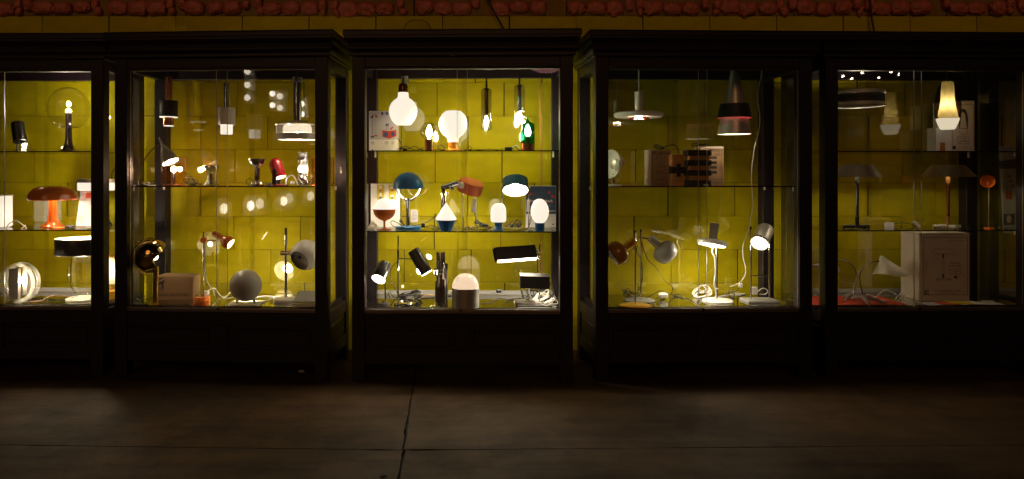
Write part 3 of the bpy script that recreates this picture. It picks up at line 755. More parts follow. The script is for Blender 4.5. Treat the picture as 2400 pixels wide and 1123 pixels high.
s = T('brass_lamp', 'polished brass globe lamp with hinged half shells on a brass stem', 'lamp', c2, 365, .18, 712, Z_FLOOR)
s.lathe('stem', 'brass', [(7, 711), (7, 625), (0, 624)]); s.lathe('base', 'brass', [(0, 712), (26, 712), (26, 710), (8, 709)])
s.ax('outer_shell', 'brass', (357, 598), (-.55, .75, -.45), sph(38, 0, 90, 14)); s.ax('outer_lining', 'inner_white', (357, 598), (-.55, .75, -.45), sph(37.2, 0, 90, 12))
s.ax('inner_shell', 'brass', (353, 605), (-.75, -.55, -.45), sph(35, 5, 90, 14)); s.ax('inner_lining', 'inner_white', (353, 605), (-.75, -.55, -.45), sph(34.2, 5, 90, 12))
s.tube('hoop', 'brass', [(357 + 43 * math.cos(rad(a)) * .95, 600 - 43 * math.sin(rad(a)), -.03) for a in range(80, 275, 15)], 1.6)
s.ax('pivot', 'brass', (333, 581, -.03), (-1, .75, -.2), [(-4, 0), (-4, 2.6), (8, 2.6), (9, 4), (13, 4), (13, 0)], 14)
s.bulb(360, 603, 7, 'bulb_low', .02)
s.fcord([(352, 712), (330, 706, .02), (315, 696), (308, 706), (322, 718)]); s.tangle(322, 706, 36, .07, 4, seed=21)

s = T('cardboard_box', 'brown cardboard box printed SACK-LEUCHTEN on the cabinet floor', 'box', c2, 411, .42, 702, Z_FLOOR)
s.box('carton', 'cardboard', 371, 647, 452, 702, .14, 0, .002)
s.text('SACK-LEUCHTEN', 372, 693, 442, 6.2, bold=.02)
s.prints('ink', [[(372, 662), (388, 654), (383, 663), (384, 676), (380, 676), (379, 664), (372, 668)], [(373, 651), (386, 649), (373, 655)], ('l', 374, 681, 377, 672, 1.6), ('l', 378, 681, 381, 674, 1.6)])
s.box('flap', 'cardboard', 369, 645, 440, 647, .13, .004)

s = T('orange_spot_lamp', 'small orange spot lamp on a thin chrome pole with orange disc foot', 'lamp', c2, 474, .40, 708, Z_FLOOR)
s.lathe('base', 'orange', [(0, 708), (18.5, 708), (19.3, 707), (19.3, 699), (18, 697.5), (0, 697)]); s.lathe('pole', 'chrome', [(1.9, 697), (1.9, 547), (0, 546)], 477)
s.box('clamp', 'orange', 472, 560, 484, 572, .03, -.02, .003); s.rod('arm', 'chrome', (469, 566), (508, 568), 1.6)
s.ax('shade', 'orange_dark', (500, 549), (1, -.62, -.12), [(0, 0), (0, 5), (1, 6), (25, 7), (29, 9), (33, 13), (38, 15.5), (44, 15.5), (50, 13)])
s.ax('shade_lining', 'inner_white', (500, 549), (1, -.62, -.12), [(30, 8), (36, 13.5), (43, 14.5), (49.5, 12.6)]); s.ax('bulb', 'bulb_low', (500, 549), (1, -.62, -.12), [(34, 0), (36, 6), (42, 8), (46, 5), (48, 0)], 14)
s.cord([(498, 549), (489, 548), (482, 553), (480, 580), (480, 625), (483, 655), (491, 673), (500, 684), (502, 696)], 'cable_white', .0035)
s.fcord([(478, 690, .02), (490, 680, .055), (503, 676, .05), (514, 690, .01), (526, 697), (545, 682, .02), (560, 690)], 'cable_white', .0035); s.fcord([(464, 688, .03), (470, 696), (480, 702), (492, 704)], 'cable_white', .0035)
s.box('plug', 'cable_white', 468, 688, 482, 698, .03, .05, .006)

s = T('ball_lamp', 'white ball lamp turned to the wall on two chrome feet', 'lamp', c2, 576, .22, 717, Z_FLOOR)
s.ax('shell', 'grey_shade', (576, 673), (.10, .25, -1), sph(37, -38, 90, 20), 48); s.ax('lining', 'inner_white', (576, 673), (.10, .25, -1), sph(36.2, -38, 90, 16), 40)
s.ax('bulb', 'bulb_mid', (576, 673), (.1, .25, -1), sph(13, -90, 90, 8), 16)
for x_ in (556, 596): s.ax('foot', 'chrome', (x_, 712), (0, 1, 0), [(-4, 0), (-4, 3.2), (5, 3.2), (7.5, 2), (8, 0)], 14)
s.box('base_plate', 'white_lacquer', 538, 714, 614, 717, .17, -.085)
s.cord([(580, 708), (584, 700), (592, 708), (604, 714)], 'cable_white', .0025)

s = T('ball_spot_lamp', 'white ball spot lamp clamped to a chrome pole beside the right post', 'lamp', c2, 671, .42, 705, Z_FLOOR)
s.lathe('base', 'white_lacquer', [(0, 705), (29, 705), (30, 703.5), (30, 699), (28, 697.5), (0, 697)]); s.lathe('pole', 'chrome', [(3.1, 698), (3.1, 533), (2, 532), (0, 532)], 670)
s.ax('clamp', 'chrome', (658, 592), (1, 0, 0), [(0, 0), (0, 5.5), (24, 5.5), (25, 3.5), (32, 3.5)]); s.lathe('cord_ring', 'chrome', [(3.2, 678), (5, 677), (5, 675), (3.2, 674)], 670)
DV = (-.42, -.42, -.8)
s.ax('shade', 'white_lacquer', (717, 596), DV, sph(35.5, -90, 46, 20), 44); s.ax('shade_lining', 'grey_lacquer', (717, 596), DV, sph(34.6, -80, 46, 16), 40)
s.ax('inner_plate', 'grey_shade', (717, 596), DV, [(17, 0), (17, 29)]); 
for dx, dy in ((-13, -9), (2, -6)): s.ax('socket_hole', 'black_matte', (707 + dx, 604 + dy, -.075), DV, [(0, 0), (0, 4.5), (3, 4.5), (3, 0)], 14)
s.cord([(676, 600), (679, 620), (674, 650), (672, 676), (682, 684), (695, 690)], 'cable_white', .0025)
s.fcord([(660, 700), (640, 698), (620, 706), (600, 708), (590, 700), (620, 694), (655, 696)], 'cable_white', .003)
s = T('white_tray', 'flat white box with grey lid on the floor by the right post', 'box', c2, 716, .12, 718, Z_FLOOR)
s.prism('lid', 'grey_lacquer', [(684, 709), (748, 709), (748, 706), (686, 706)], .12, 0, skew=(.012, .05)); s.prism('tray', 'white_lacquer', [(683, 711.5), (750, 711.5), (748, 718), (691, 718)], .10)

# ================================================================== middle cabinet, top tier
s = T('bulb_pendant', 'opal pendant shaped like a giant light bulb with maroon socket', 'pendant', c3, 945, .42, None)
s.lathe('glass_bulb', 'opal', [(12, 217), (12.6, 225), (14, 230)] + [(r, y) for r, y in [(21, 234.5), (28, 242), (32.5, 252), (33.6, 261), (32, 271), (28, 280), (22, 288), (17.5, 292.5), (16, 293.2), (0, 293.4)]], segs=48)
s.lathe('socket', 'copper_dark', [(0, 194.5), (5, 195), (9.5, 198), (11, 203), (11, 216), (12.5, 217)]); s.rod('cord', 'cable_black', (945, 195), (945, ZC_PX(s)), 1.6)
s.box('tag', 'paper', 940, 177, 956, 195, .002, .02)
s = T('smoke_tube_pendant', 'slim smoked glass tube pendant with chrome inner tube', 'pendant', c3, 1140, .5, None)
s.lathe('cord', 'cable_black', [(1.4, ZC_PX(s)), (1.4, 187), (2, 187), (2.2, 205)]); s.lathe('cap', 'black_lacquer', [(0, 205), (5, 205.5), (8, 208), (8, 209)])
s.lathe('glass_tube', 'smoke', [(8, 208), (11, 210), (12.4, 214), (12.4, 300), (11, 304), (7, 305.5), (0, 306)]); s.lathe('inner_tube', 'chrome_dark', [(4.5, 209), (4.5, 272), (0, 272.5)])
s.candle(1140, 272, 293, 4.5, 'bulb_300')
s = T('bubble_glass_pendant', 'bubbled clear glass tube pendant next to the green bottle lamp', 'pendant', c3, 1217.5, .55, None)
s.lathe('cord', 'cable_black', [(1.4, ZC_PX(s)), (1.4, 182), (2, 182), (2.2, 198)]); s.lathe('cap', 'black_lacquer', [(0, 198), (6, 198.5), (8, 200), (8, 201)])
s.lathe('glass_tube', 'bubble', [(8, 200), (12.5, 202), (13, 206), (13, 290), (12, 296), (8, 298.5), (0, 299)]); s.lathe('inner_tube', 'chrome_dark', [(4.5, 201), (4.5, 262), (0, 262.5)])
s.candle(1218, 262, 286, 5, 'bulb_300')

s = T('amber_foot_lamp', 'opal globe table lamp with flat top on an amber glass foot', 'lamp', c3, 1062, .45, 351, Z_HI)
s.lathe('glass_globe', 'opal', [(0, 256), (16, 256.2), (19, 257.5), (26, 264), (31.5, 273), (34, 284), (33.4, 293), (30, 303), (24, 311.5), (17, 317), (13, 321), (12.2, 330)], segs=48)
s.lathe('foot', 'amber', [(12, 330), (11.6, 332), (11.4, 342), (13, 345.5), (20, 347.5), (24, 348.6), (24, 350.6), (0, 351)])
s.fcord = None
s.cord([(1046, 350), (1036, 349), (1026, 342), (1034, 336), (1042, 346), (1030, 350)]); s.cord([(1085, 350), (1092, 348), (1098, 349), (1105, 344), (1100, 340), (1095, 345), (1110, 350)])

s = T('small_globe_lamp', 'small olive glass globe lamp with candle bulb on a copper cylinder', 'lamp', c3, 1006, .40, 351.5, Z_HI)
s.lathe('foot', 'copper', [(0, 351.5), (11, 351.5), (11, 323), (9, 322), (0, 321.5)], segs=28, ribs=1, amp=.02); s.lathe('globe', 'olive', arc(21, 305, -58, 90, 18), segs=40)
s.lathe('socket', 'chrome', [(4, 322), (4, 318), (0, 317)]); s.candle(1006, 289, 318, 7, 'bulb_160')
s.cord([(995, 350), (985, 347), (972, 340), (960, 344), (950, 350), (940, 343), (936, 346), (950, 340), (965, 346), (975, 350), (993, 343)]); s.cord([(938, 351), (940, 335), (935, 325), (932, 322)])
s.box('plug', 'cable_black', 944, 344, 953, 351, .02)

s = T('bottle_lamp', 'green glass bottle lamp with lit bulb on a copper foot', 'lamp', c3, 1236.5, .36, 351.5, Z_HI)
s.lathe('foot', 'copper', [(0, 351.5), (16, 351.5), (16, 334), (0, 333.5)], segs=28); s.lathe('glass_bottle', 'bottle_green', [(16, 334), (16.2, 332), (16.2, 292), (14.5, 287), (8, 283.5), (3.5, 280), (2.4, 275), (3, 273), (0, 272)])
s.lathe('socket', 'brass', [(4.2, 334), (4.2, 316), (0, 315)]); s.candle(1237, 290, 316, 7, 'bulb_160')
s.cord([(1220, 350), (1212, 346), (1208, 340), (1200, 347), (1188, 350), (1170, 350), (1150, 347), (1130, 348), (1110, 351)]); s.box('plug', 'cable_black', 1183, 342, 1201, 351, .03, 0, .004); s.tube('cord', 'cable_white', [(1201, 344), (1209, 338), (1218, 345)], .9)

s = T('lamp_poster', 'upright card showing two floor lamps and a patterned cube', 'card', c3, 899.5, .62, 352, Z_HI)
s.box('board', 'paper', 865, 256, 934, 352, .004, 0, 0); s.prints('paper_grey', [(866, 257, 933.5, 323)], -.001)
s.prints('ink', [('l', 873.5, 270, 873.5, 316, .8), ('o', 873, 316.5, 4.5, 1.6), [(867, 271), (872, 268), (875, 263), (876, 268), (872, 273)], ('o', 896, 262, 2.6, 3.4), (871, 346, 874, 349), (930, 344, 932, 346)], -.0018)
s.prints('print_red', [('l', 881, 270, 881, 313, .6), ('o', 881, 314, 4.5, 1.6), [(879, 263), (881, 263), (886, 271), (880, 272)], ('l', 917, 304, 919, 297, .8), [(914, 297), (921, 292), (922, 295), (916, 300)]], -.0022)
s.prints('print_red', [[(896, 301), (912, 303), (912, 321), (896, 316)], [(912, 303), (929, 300), (929, 315), (912, 321)]], -.002)
s.prints('print_blue', [('o', 904, 311, 5.5, 6.5), ('o', 921, 310, 4.5, 6), ('l', 906, 301, 906, 290, .7), ('l', 911, 301, 911, 290, .7), [(903, 288), (910, 285), (912, 289), (905, 292)], ('o', 907, 262, 3, 3.2)], -.0026)
s.prints('ink_soft', [(869, 327 + 2 * k, 869 + (9 if k % 2 else 7), 327.8 + 2 * k) for k in range(4)] + [(902, 327 + 2 * k, 902 + (8 if k % 2 else 9), 327.8 + 2 * k) for k in range(4)] + [(917, 327 + 2 * k, 917 + (6 if k % 2 else 8), 327.8 + 2 * k) for k in range(4)], -.0016)
s = T('twisted_flex', 'orange twisted flex hanging down the right rear of the middle cabinet', 'cable', c3, 1268, .86, None)
for ph in (0, 1):
    s.tube('strand', 'cable_orange', [(1264 + 5 * min(1, k / 12) + (2.2 if (k + ph) % 2 else -2.2) * (1 if k < 28 else 1.6), 184 + k * 11, -.004 + .008 * ph) for k in range(46)], .8, None, 5, 4)

# ------------------------------------------------------------------ middle cabinet, middle tier
s = T('goblet_globe_lamp', 'wineglass shaped lamp, white glowing top over a glossy orange bowl', 'lamp', c3, 901, .30, 538, Z_MID)
s.lathe('glass_dome', 'opal', arc(25.6, 490, 0, 90, 12)); s.lathe('bowl', 'orange_dark', [(26.3, 490), (26, 495), (24, 502), (20, 508), (13, 513.5), (6, 516), (3, 518)])
s.lathe('stem', 'orange_dark', [(3, 518), (2.4, 524), (2.6, 532), (5, 534)]); s.lathe('base', 'orange_dark', [(5, 534), (14, 535.5), (17, 536.5), (17, 538), (0, 538)])
s.fcord([(884, 536), (876, 530, .02), (868, 532), (862, 538), (872, 526, .05), (880, 530, .03), (868, 536), (880, 538)], 'cable_white', .003); s.box('plug', 'cable_white', 874, 526, 882, 533, .02, .05, .004)
s.tangle(870, 534, 18, .08, 3, 'cable_white', .003, 33)

s = T('blue_dome_lamp', 'blue half dome lamp held by a chrome yoke on a blue foot', 'lamp', c3, 957, .42, 536, Z_MID)
s.lathe('shade', 'blue', [(36, 442), (36, 440)] + arc(36, 439, 2, 90, 14), segs=48); s.lathe('shade_lining', 'inner_white', arc(35, 441, 0, 90, 12), segs=40)
s.bulb(957, 430, 10, 'bulb_200')
s.tube('yoke', 'chrome', [(930, 434), (931, 446), (937, 458), (947, 466), (957, 469), (967, 466), (978, 457), (985, 446), (987, 436)], 2.4)
s.lathe('stem', 'chrome', [(4.2, 530), (4.2, 470), (5, 469), (5, 464), (0, 463)]); s.lathe('base', 'blue', [(0, 536), (29.5, 536), (30, 535), (30, 530), (29, 529.3), (0, 529)], segs=48)
s.ax('pivot', 'chrome', (929, 433, -.02), (0, 0, -1), sph(4.5), 14)
s.cord([(929, 438, -.03), (940, 455, -.02), (951, 468, -.02), (953, 490, -.015), (953, 525, -.015), (955, 531, -.02)])
s.cord([(960, 520), (970, 528), (988, 524), (1005, 518), (1018, 508), (1020, 500), (1022, 510)]); s.cord([(940, 530, -.03), (925, 530, -.03), (916, 522), (920, 517), (932, 522), (945, 528), (940, 510, .04), (952, 507, .04)])
s.tangle(945, 531, 20, .05, 3, seed=17); s.box('plug', 'cable_black', 987, 524, 996, 533, .02, 0, .003); s.cord([(994, 532), (1003, 530), (1010, 527), (1020, 531), (1032, 533)])

s = T('lamp_leaflet', 'white card with yellow squares of small lamps, behind the orange goblet lamp', 'card', c3, 903, .74, 530, Z_MID)
s.box('board', 'paper', 869, 429, 937, 530, .004, 0, 0)
s.prints('print_yellow', [(884, 431, 901, 466), (911, 431, 928, 466)], -.001)
s.prints('paper', [('o', 892, 438, 3, 4.5), ('o', 892, 455, 3, 4.5), ('o', 919.5, 439, 4, 3.5), ('o', 919.5, 458, 4.5, 3)], -.0016); s.prints('print_red', [(889.5, 443, 894.5, 447), (917, 442, 922, 447)], -.002); s.prints('print_blue', [(889.5, 460, 894.5, 464), (917, 460, 922, 464)], -.002)
s.prints('ink', [('o', 872.5, 438, .9, .9), ('o', 872, 490, .9, .9)], -.0015)

s = T('diamond_lamp', 'diamond shaped lamp, white glowing cone over a blue faceted foot', 'lamp', c3, 1045.5, .16, 540.5, Z_MID)
s.lathe('glass_cone', 'opal', [(0, 475), (1.2, 475.6), (12, 492), (24, 511), (24.6, 513), (23.6, 515), (0, 515)]); s.lathe('foot', 'blue_soft', [(24, 515.5), (13.5, 539.5), (12.5, 540.5), (0, 540.5)], segs=10, ang=20)

s = T('chrome_joint_lamp', 'all chrome lamp with swivelling tube head behind the diamond lamp', 'lamp', c3, 1039.5, .55, 535, Z_MID)
s.lathe('column', 'chrome', [(7, 534), (7, 453), (6, 450.5), (0, 450)]); s.lathe('base', 'chrome', [(0, 535), (24, 535), (24, 533), (8, 532)])
s.ax('joint', 'chrome', (1040, 447), (0, 0, -1), [(-6, 0), (-6, 4), (6, 4), (6, 0)], 16)
s.ax('shade', 'chrome', (1036, 441), (1, .30, -.25), [(-4, 0), (-3, 4), (0, 6.5), (36, 7.5), (42, 7.8)]); s.ax('reflector', 'inner_white', (1036, 441), (1, .30, -.25), [(36, 0), (42, 7)])
s.ax('knob', 'chrome', (1060, 441, -.03), (.3, -1, -.4), [(-3, 4), (4, 4), (6, 2), (6, 0)], 14)
s.fcord = T.fcord.__get__(s)
s.fcord([(1025, 535), (1015, 537, .008), (1010, 534, .01), (1020, 531)])

DRUMB = lambda s, px, y, r: s.lathe('base_ring', 'chrome', [(r, y), (r + 3, y - 1), (r + 3, y - 2.6), (r, y - 3.6), (r - 3, y - 2.6), (r - 3, y - 1), (r, y)], px)
s = T('orange_drum_lamp', 'orange drum shade lamp tilted on two chrome legs with a price tag', 'lamp', c3, 1101, .55, 533, Z_MID)
DV = (-.30, -1, .30)
s.ax('shade', 'orange_matte', (1106, 424), DV, [(-1, 0), (0, 28), (1, 29), (26, 29)], 44); s.ax('shade_lining', 'inner_white', (1106, 424), DV, [(1, 0), (1.5, 28), (26, 28.2)], 40)
s.ax('bulb', 'bulb_250', (1106, 424), DV, [(3, 0), (5, 6), (12, 8), (18, 6), (20, 0)], 14)
for x_ in (1085.5, 1115.5): s.lathe('leg', 'chrome', [(1.5, 531), (1.5, 436 if x_ < 1100 else 458), (0, 435 if x_ < 1100 else 457)], x_)
DRUMB(s, 1101, 533, 17); s.ax('pivot_cap', 'white_lacquer', (1082, 432, -.05), (0, 0, -1), sph(8, 0, 90, 6), 16)
s.prism('price_tag', 'paper', [(1104, 494), (1113, 495.5), (1116, 466), (1112, 462), (1108, 466)], .001, -.06)
s.cord([(1113, 497), (1115, 512), (1112, 522)]); s.tangle(1134, 534, 40, .05, 5, seed=5); s.box('plug', 'cable_black', 1130, 524, 1144, 531, .02)

s = T('teal_drum_lamp', 'teal drum lamp in a chrome frame, bright inside facing out', 'lamp', c3, 1208, .50, 534, Z_MID)
DV = (-.03, -.86, -.5)
s.ax('shade', 'teal', (1208, 422), DV, [(-3, 0), (-2, 28), (-1, 29.5), (26, 30)], 48); s.ax('shade_lining', 'inner_white', (1208, 422), DV, [(-1, 0), (0, 28), (25.8, 29.2)], 44)
s.ax('bulb', 'bulb_250', (1208, 422), DV, [(2, 0), (4, 5), (10, 7.5), (15, 6), (18, 0)], 16)
for x_ in (1176.5, 1239.5): s.lathe('leg', 'chrome', [(1.6, 532), (1.6, 436), (0, 435)], x_); s.ax('pivot', 'chrome', (x_, 436), (-1 if x_ < 1200 else 1, 0, 0), [(-4, 0), (-4, 1.6), (4, 1.6), (4, 0)], 12)
s.lathe('base_ring', 'chrome', [(22, 534), (30, 533.5), (33, 531.5), (30, 530), (22, 530), (20, 532), (22, 534)]); s.prism('price_tag', 'paper', [(1233, 494), (1240, 494), (1241, 466), (1234, 466)], .001, -.03)
s.cord([(1243, 437), (1247, 450), (1246, 480), (1244, 515), (1240, 528)]); s.tangle(1205, 533, 44, .055, 5, seed=9)

s = T('dome_lamp', 'white glowing dome lamp on a waisted dark blue foot', 'lamp', c3, 1168, .18, 540, Z_MID)
s.lathe('glass_dome', 'opal', [(0, 519.6), (15, 519.6), (18, 517), (18.3, 514), (18.3, 494), (17, 486.5), (13.5, 480), (8, 476.3), (0, 475)]); s.lathe('foot', 'blue_soft', [(11, 519.8), (9.4, 523), (9, 529), (10, 535), (13, 538), (13, 540), (0, 540)])
s.fcord([(1158, 539), (1148, 540), (1140, 537, .01), (1148, 531)])
s = T('egg_lamp', 'white glowing egg lamp on a dark blue cylinder foot', 'lamp', c3, 1265, .20, 538.5, Z_MID)
s.lathe('glass_egg', 'opal', [(0, 520), (9, 520), (12, 518), (17, 511), (20.6, 502), (21.6, 493), (20, 483), (16, 473.5), (10.5, 467), (5, 464.2), (0, 463.6)]); s.lathe('foot', 'blue_soft', [(0, 520), (11, 520.2), (11.2, 522), (11.2, 537), (10.5, 538.5), (0, 538.5)])
s.fcord([(1253, 536), (1246, 534, .01), (1240, 538), (1248, 540)])
s = T('blue_poster', 'upright blue picture card with red lamps, behind the egg lamp', 'card', c3, 1267, .72, 529, Z_MID)
s.box('board', 'paper', 1232, 432, 1303, 529, .004, 0, 0); s.prints('print_navy', [(1233, 433, 1302.5, 498)], -.001)
s.prints('print_red', [('o', 1245, 451, 4.5, 3.4), ('o', 1287, 448, 3.4, 4), ('o', 1296, 457, 4.6, 3.6), ('l', 1242, 470, 1297, 470, 2.2), (1284, 491, 1291, 494)], -.0017)
s.prints('paper_grey', [('o', 1244 + 6 * k, 467 + (k % 2), 2.6, 2.8) for k in range(9)] + [('l', 1262, 492, 1292, 476, .7), ('l', 1292, 492, 1270, 476, .7), (1286, 490, 1301, 492)], -.0021); s.prints('ink', [('o', 1296, 522, 2, 1.4)], -.0021)
s = T('price_card', 'small grey price card standing behind the blue lamp stem', 'card', c3, 971, .80, 530, Z_MID)
s.box('board', 'paper_grey', 963, 491, 979, 520, .002, 0, 0); s.prints('ink_soft', [(965, 494 + 3.2 * k, 965 + (12 if k % 2 else 9), 495.2 + 3.2 * k) for k in range(7)]); s.box('stand', 'clear', 966, 520, 976, 530, .02, 0, 0)

# ------------------------------------------------------------------ middle cabinet, floor
s = T('black_spot_lamp', 'small black spot lamp glaring outward in the lower left corner', 'lamp', c3, 898, .20, 718, Z_FLOOR)
DV = (-.33, -.8, -.75)
s.ax('shade', 'black_lacquer', (903, 622), DV, [(-6, 0), (-5, 9), (-2, 13.5), (2, 15), (44, 16.5)], 36); s.ax('shade_lining', 'inner_white', (903, 622), DV, [(5, 12), (44, 16)], 32)
s.ax('light_disc', 'glow_45', (903, 622), DV, [(38, 0), (39, 15.4)]); s.rod('stem', 'chrome', (901, 655, .02), (903, 712, .02), 1.7); s.lathe('base', 'black_matte', [(0, 718), (13, 718), (13.5, 712), (9, 711), (2, 710.5), (2, 706), (0, 706)], 899)
s.fcord([(908, 712), (914, 700, .02), (910, 688, .05), (913, 684, .05), (920, 694, .02), (928, 698)])

s = T('black_tube_lamp', 'black cylinder lamp with white cap angled from a tall chrome pole', 'lamp', c3, 933, .28, 714, Z_FLOOR)
s.lathe('pole', 'chrome', [(1.9, 713), (1.9, 554), (0, 553)]); s.lathe('slider', 'black_lacquer', [(2, 587), (2.7, 587), (2.7, 628), (2, 628)]); s.rod('arm', 'black_lacquer', (935, 607), (972, 607, -.02), 1.3)
DV = (.62, -1, -.22)
s.ax('shade', 'black_lacquer', (969, 587, -.02), DV, [(0, 13.4), (0, 14), (62, 14.4), (62, 13.8)], 36); s.ax('cap', 'inner_white', (969, 587, -.02), DV, [(2, 0), (1.2, 13.4)], 32); s.ax('reflector', 'inner_white', (969, 587, -.02), DV, [(40, 0), (42, 13), (61.8, 13.9)], 28)
s.ax('bulb', 'bulb_420', (969, 587, -.02), DV, sph(8), 14).location = s.L(s.p(969 + 30 * .55, 587 + 47, -.03)) - s.L(s.p(969, 587, -.02))
bpy.context.view_layer.update()
s.lathe('base_ring', 'chrome', [(16, 714), (24, 713.5), (26, 711), (24, 708.5), (16, 708), (14, 711), (16, 714)], 948); s.rod('foot_bar', 'chrome', (933, 711), (962, 711), 2)
s.cord([(935, 612), (925, 620), (916, 633), (915, 648), (920, 665), (928, 682), (936, 695), (940, 700)])
s.tangle(955, 700, 60, .075, 8, seed=2, r=.0032); s.tangle(980, 702, 22, .06, 4, seed=15, r=.0032); s.box('plug', 'cable_white', 937, 675, 943, 682, .015, .1, .003)
s.fcord([(985, 697), (1000, 692), (1025, 691), (1060, 694), (1065, 693)], 'cable_pink', .0022); s.fcord([(985, 699), (1010, 698), (1040, 694), (1070, 694)])

s = T('chrome_tube_cluster', 'sculptural lamp of clustered dark chrome tubes of unequal height', 'lamp', c3, 1033, .18, 720, Z_FLOOR)
s.lathe('main_tube', 'chrome_dark', [(0, 593), (10.2, 593), (10.6, 594), (10.6, 720)], segs=24, ribs=1, amp=.03); s.lathe('rear_tube', 'chrome_dark', [(0, 621), (3.6, 621), (3.6, 720)], 1046, .03)
for x_, y0_, y1_, r_ in ((1021, 630, 647, 3.5), (1027, 645, 666, 4), (1036, 640, 655, 4), (1024, 660, 708, 4.4), (1041, 655, 718, 4), (1031, 612, 636, 4)):
    s.lathe('short_tube', 'chrome', [(0, y0_), (r_, y0_), (r_, y1_), (0, y1_)], x_, -.028, 16)
s.lathe('foot_disc', 'facet', [(0, 720), (14, 720), (14, 717), (6, 715), (0, 715)], 1022, -.03)

s = T('steel_dome_lamp', 'cream glowing dome on a wide brushed steel cylinder', 'lamp', c3, 1091, .12, 727, Z_FLOOR)
s.lathe('glass_dome', 'opal_warm', [(31.5, 681), (31, 675), (29, 667.5), (25, 660), (19, 653), (12, 649.4), (5, 648), (0, 647.8)]); s.lathe('cylinder', 'steel_satin', [(31.6, 681), (32.2, 681.5), (32.2, 726), (31, 727), (0, 727)], segs=64)
s.cord([(1120, 722, .04), (1140, 721, .04), (1160, 718, .06), (1170, 712, .08), (1185, 712, .09)]); s.box('plug', 'cable_black', 1166, 696, 1179, 704, .03, .17, .004)
s.fcord([(1179, 706, .01), (1200, 701), (1220, 699), (1240, 694, .01)])

def box_lamp(s, front, depth, dd, roll=.012):
    """front: four pixel corners of the long black face, clockwise from top left"""
    tl, tr, br, bl = front
    A = [s.L(s.p(*q, dd)) for q in (tl, tr, br, bl)]
    back = [v + Vector((0, depth, roll)) for i, v in enumerate(A)]
    bm = bmesh.new(); f = [bm.verts.new(v) for v in A]; b = [bm.verts.new(v) for v in back]
    for q in ((f[0], f[1], f[2], f[3]), (b[3], b[2], b[1], b[0]), (f[0], b[0], b[1], f[1]), (f[1], b[1], b[2], f[2]), (f[3], f[0], b[0], b[3])): 
        try: bm.faces.new(q)
        except ValueError: pass
    s.add('shade', bm, 'black_matte', None, False)
    bm = bmesh.new(); ins = Vector((0, 0, .006)); bm.faces.new([bm.verts.new(v + ins) for v in (A[3], A[2], back[2], back[3])]); s.add('diffuser', bm, 'glow_40', None, False)
    bm = bmesh.new(); e = .004
    for p, q in ((A[3], A[2]), (back[3], back[2])): bm_tube(bm, [p, q], .0022, 6)
    s.add('rim', bm, 'chrome', None)
s = T('long_box_lamp', 'long black box shade lamp tilted on a chrome post, upper of two', 'lamp', c3, 1265, .42, 706, Z_FLOOR)
box_lamp(s, [(1160, 574), (1252, 568), (1258, 597), (1166, 604)], .09, -.06, -.028)
s.prism('end_cap', 'black_lacquer', [(1153, 580), (1160, 574), (1166, 604), (1159, 609)], .088, -.058)
s.rod('post', 'chrome', (1265, 569), (1264, 704), 1.9); s.ax('joint', 'chrome', (1256, 585), (1, 0, 0), [(0, 0), (0, 4), (5, 4), (5, 2), (12, 2)], 14)
s.prism('base', 'black_lacquer', [(1207, 701), (1255, 704), (1255, 717), (1207, 711)], .12, -.10)
s = T('box_lamp', 'black box lamp on splayed chrome legs, lower right of the middle cabinet', 'lamp', c3, 1257, .26, 720, Z_FLOOR)
box_lamp(s, [(1218, 650), (1286, 652), (1286, 679), (1218, 677)], .09, -.05); s.prism('top_plate', 'steel_dark', [(1218, 649), (1290, 651.5), (1290, 652.5), (1218, 650)], .09, -.052)
for q in (((1221, 678), (1228, 706)), ((1292, 666), (1303, 712)), ((1221, 678, .03), (1226, 704, .05)), ((1290, 668, .04), (1300, 708, .05))): s.rod('leg', 'chrome', *q, 1.5)
s.box('base_plate', 'black_lacquer', 1212, 718, 1292, 720, .12, -.06)
s.cord([(1238, 679, -.05), (1239, 690, -.06), (1245, 702, -.07), (1255, 706, -.07), (1262, 709, -.07), (1275, 717, -.07), (1290, 713, -.07), (1304, 712, -.06), (1300, 703, -.05), (1288, 705, -.05), (1270, 715, -.07)], 'cable_white', .0035)
s.tangle(1262, 700, 60, .085, 8, seed=6, r=.003); s.tangle(1270, 704, 44, .07, 5, 'cable_white', .003, 26); s.tangle(1290, 712, 30, .05, 4, 'cable_white', .0032, 27)

# ================================================================== right-centre cabinet
s = T('disc_pendant', 'white flat disc pendant lamp with red inner ring', 'pendant', c4, 1497, .45, None)
s.lathe('disc', 'white_lacquer', [(9, 262.5), (40, 263), (52, 263.6), (57, 265.5), (58.6, 269), (57, 273), (54, 275.5)], segs=56); s.lathe('disc_underside', 'inner_white', [(54, 275.5), (40, 274), (24, 273)], segs=56)
s.lathe('neck', 'white_lacquer', [(0, 216), (10, 216), (10, 218), (9.2, 219), (9.2, 262.5)]); s.lathe('red_ring', 'print_red', [(14, 279.5), (24, 279), (24, 276), (14, 275.5)])
s.lathe('bulb', 'bulb_110', arc(9, 277, -12, 30, 4)); s.lathe('bulb_crown', 'chrome', arc(9.2, 277, -90, -14, 8)); s.lathe('cord', 'cable_white', [(1.5, 216), (1.5, ZC_PX(s))])
s = T('steel_cone_pendant', 'tall steel cone pendant with black collar glowing pink beneath', 'pendant', c4, 1721, .42, None)
s.lathe('cone', 'steel_satin', [(0, 164.5), (8, 165), (24, 240), (30, 268), (39.5, 313.5), (40, 315)], segs=48); s.lathe('cone_lining', 'inner_white', [(29, 268), (39, 314.5)], segs=40)
s.lathe('collar', 'black_matte', [(33, 244), (40, 276.5)], segs=48); s.lathe('collar_top', 'black_matte', [(24, 243.5), (33, 244)]); s.lathe('collar_lining', 'pink_glow', [(32.4, 245), (39.4, 276.6)], segs=48)
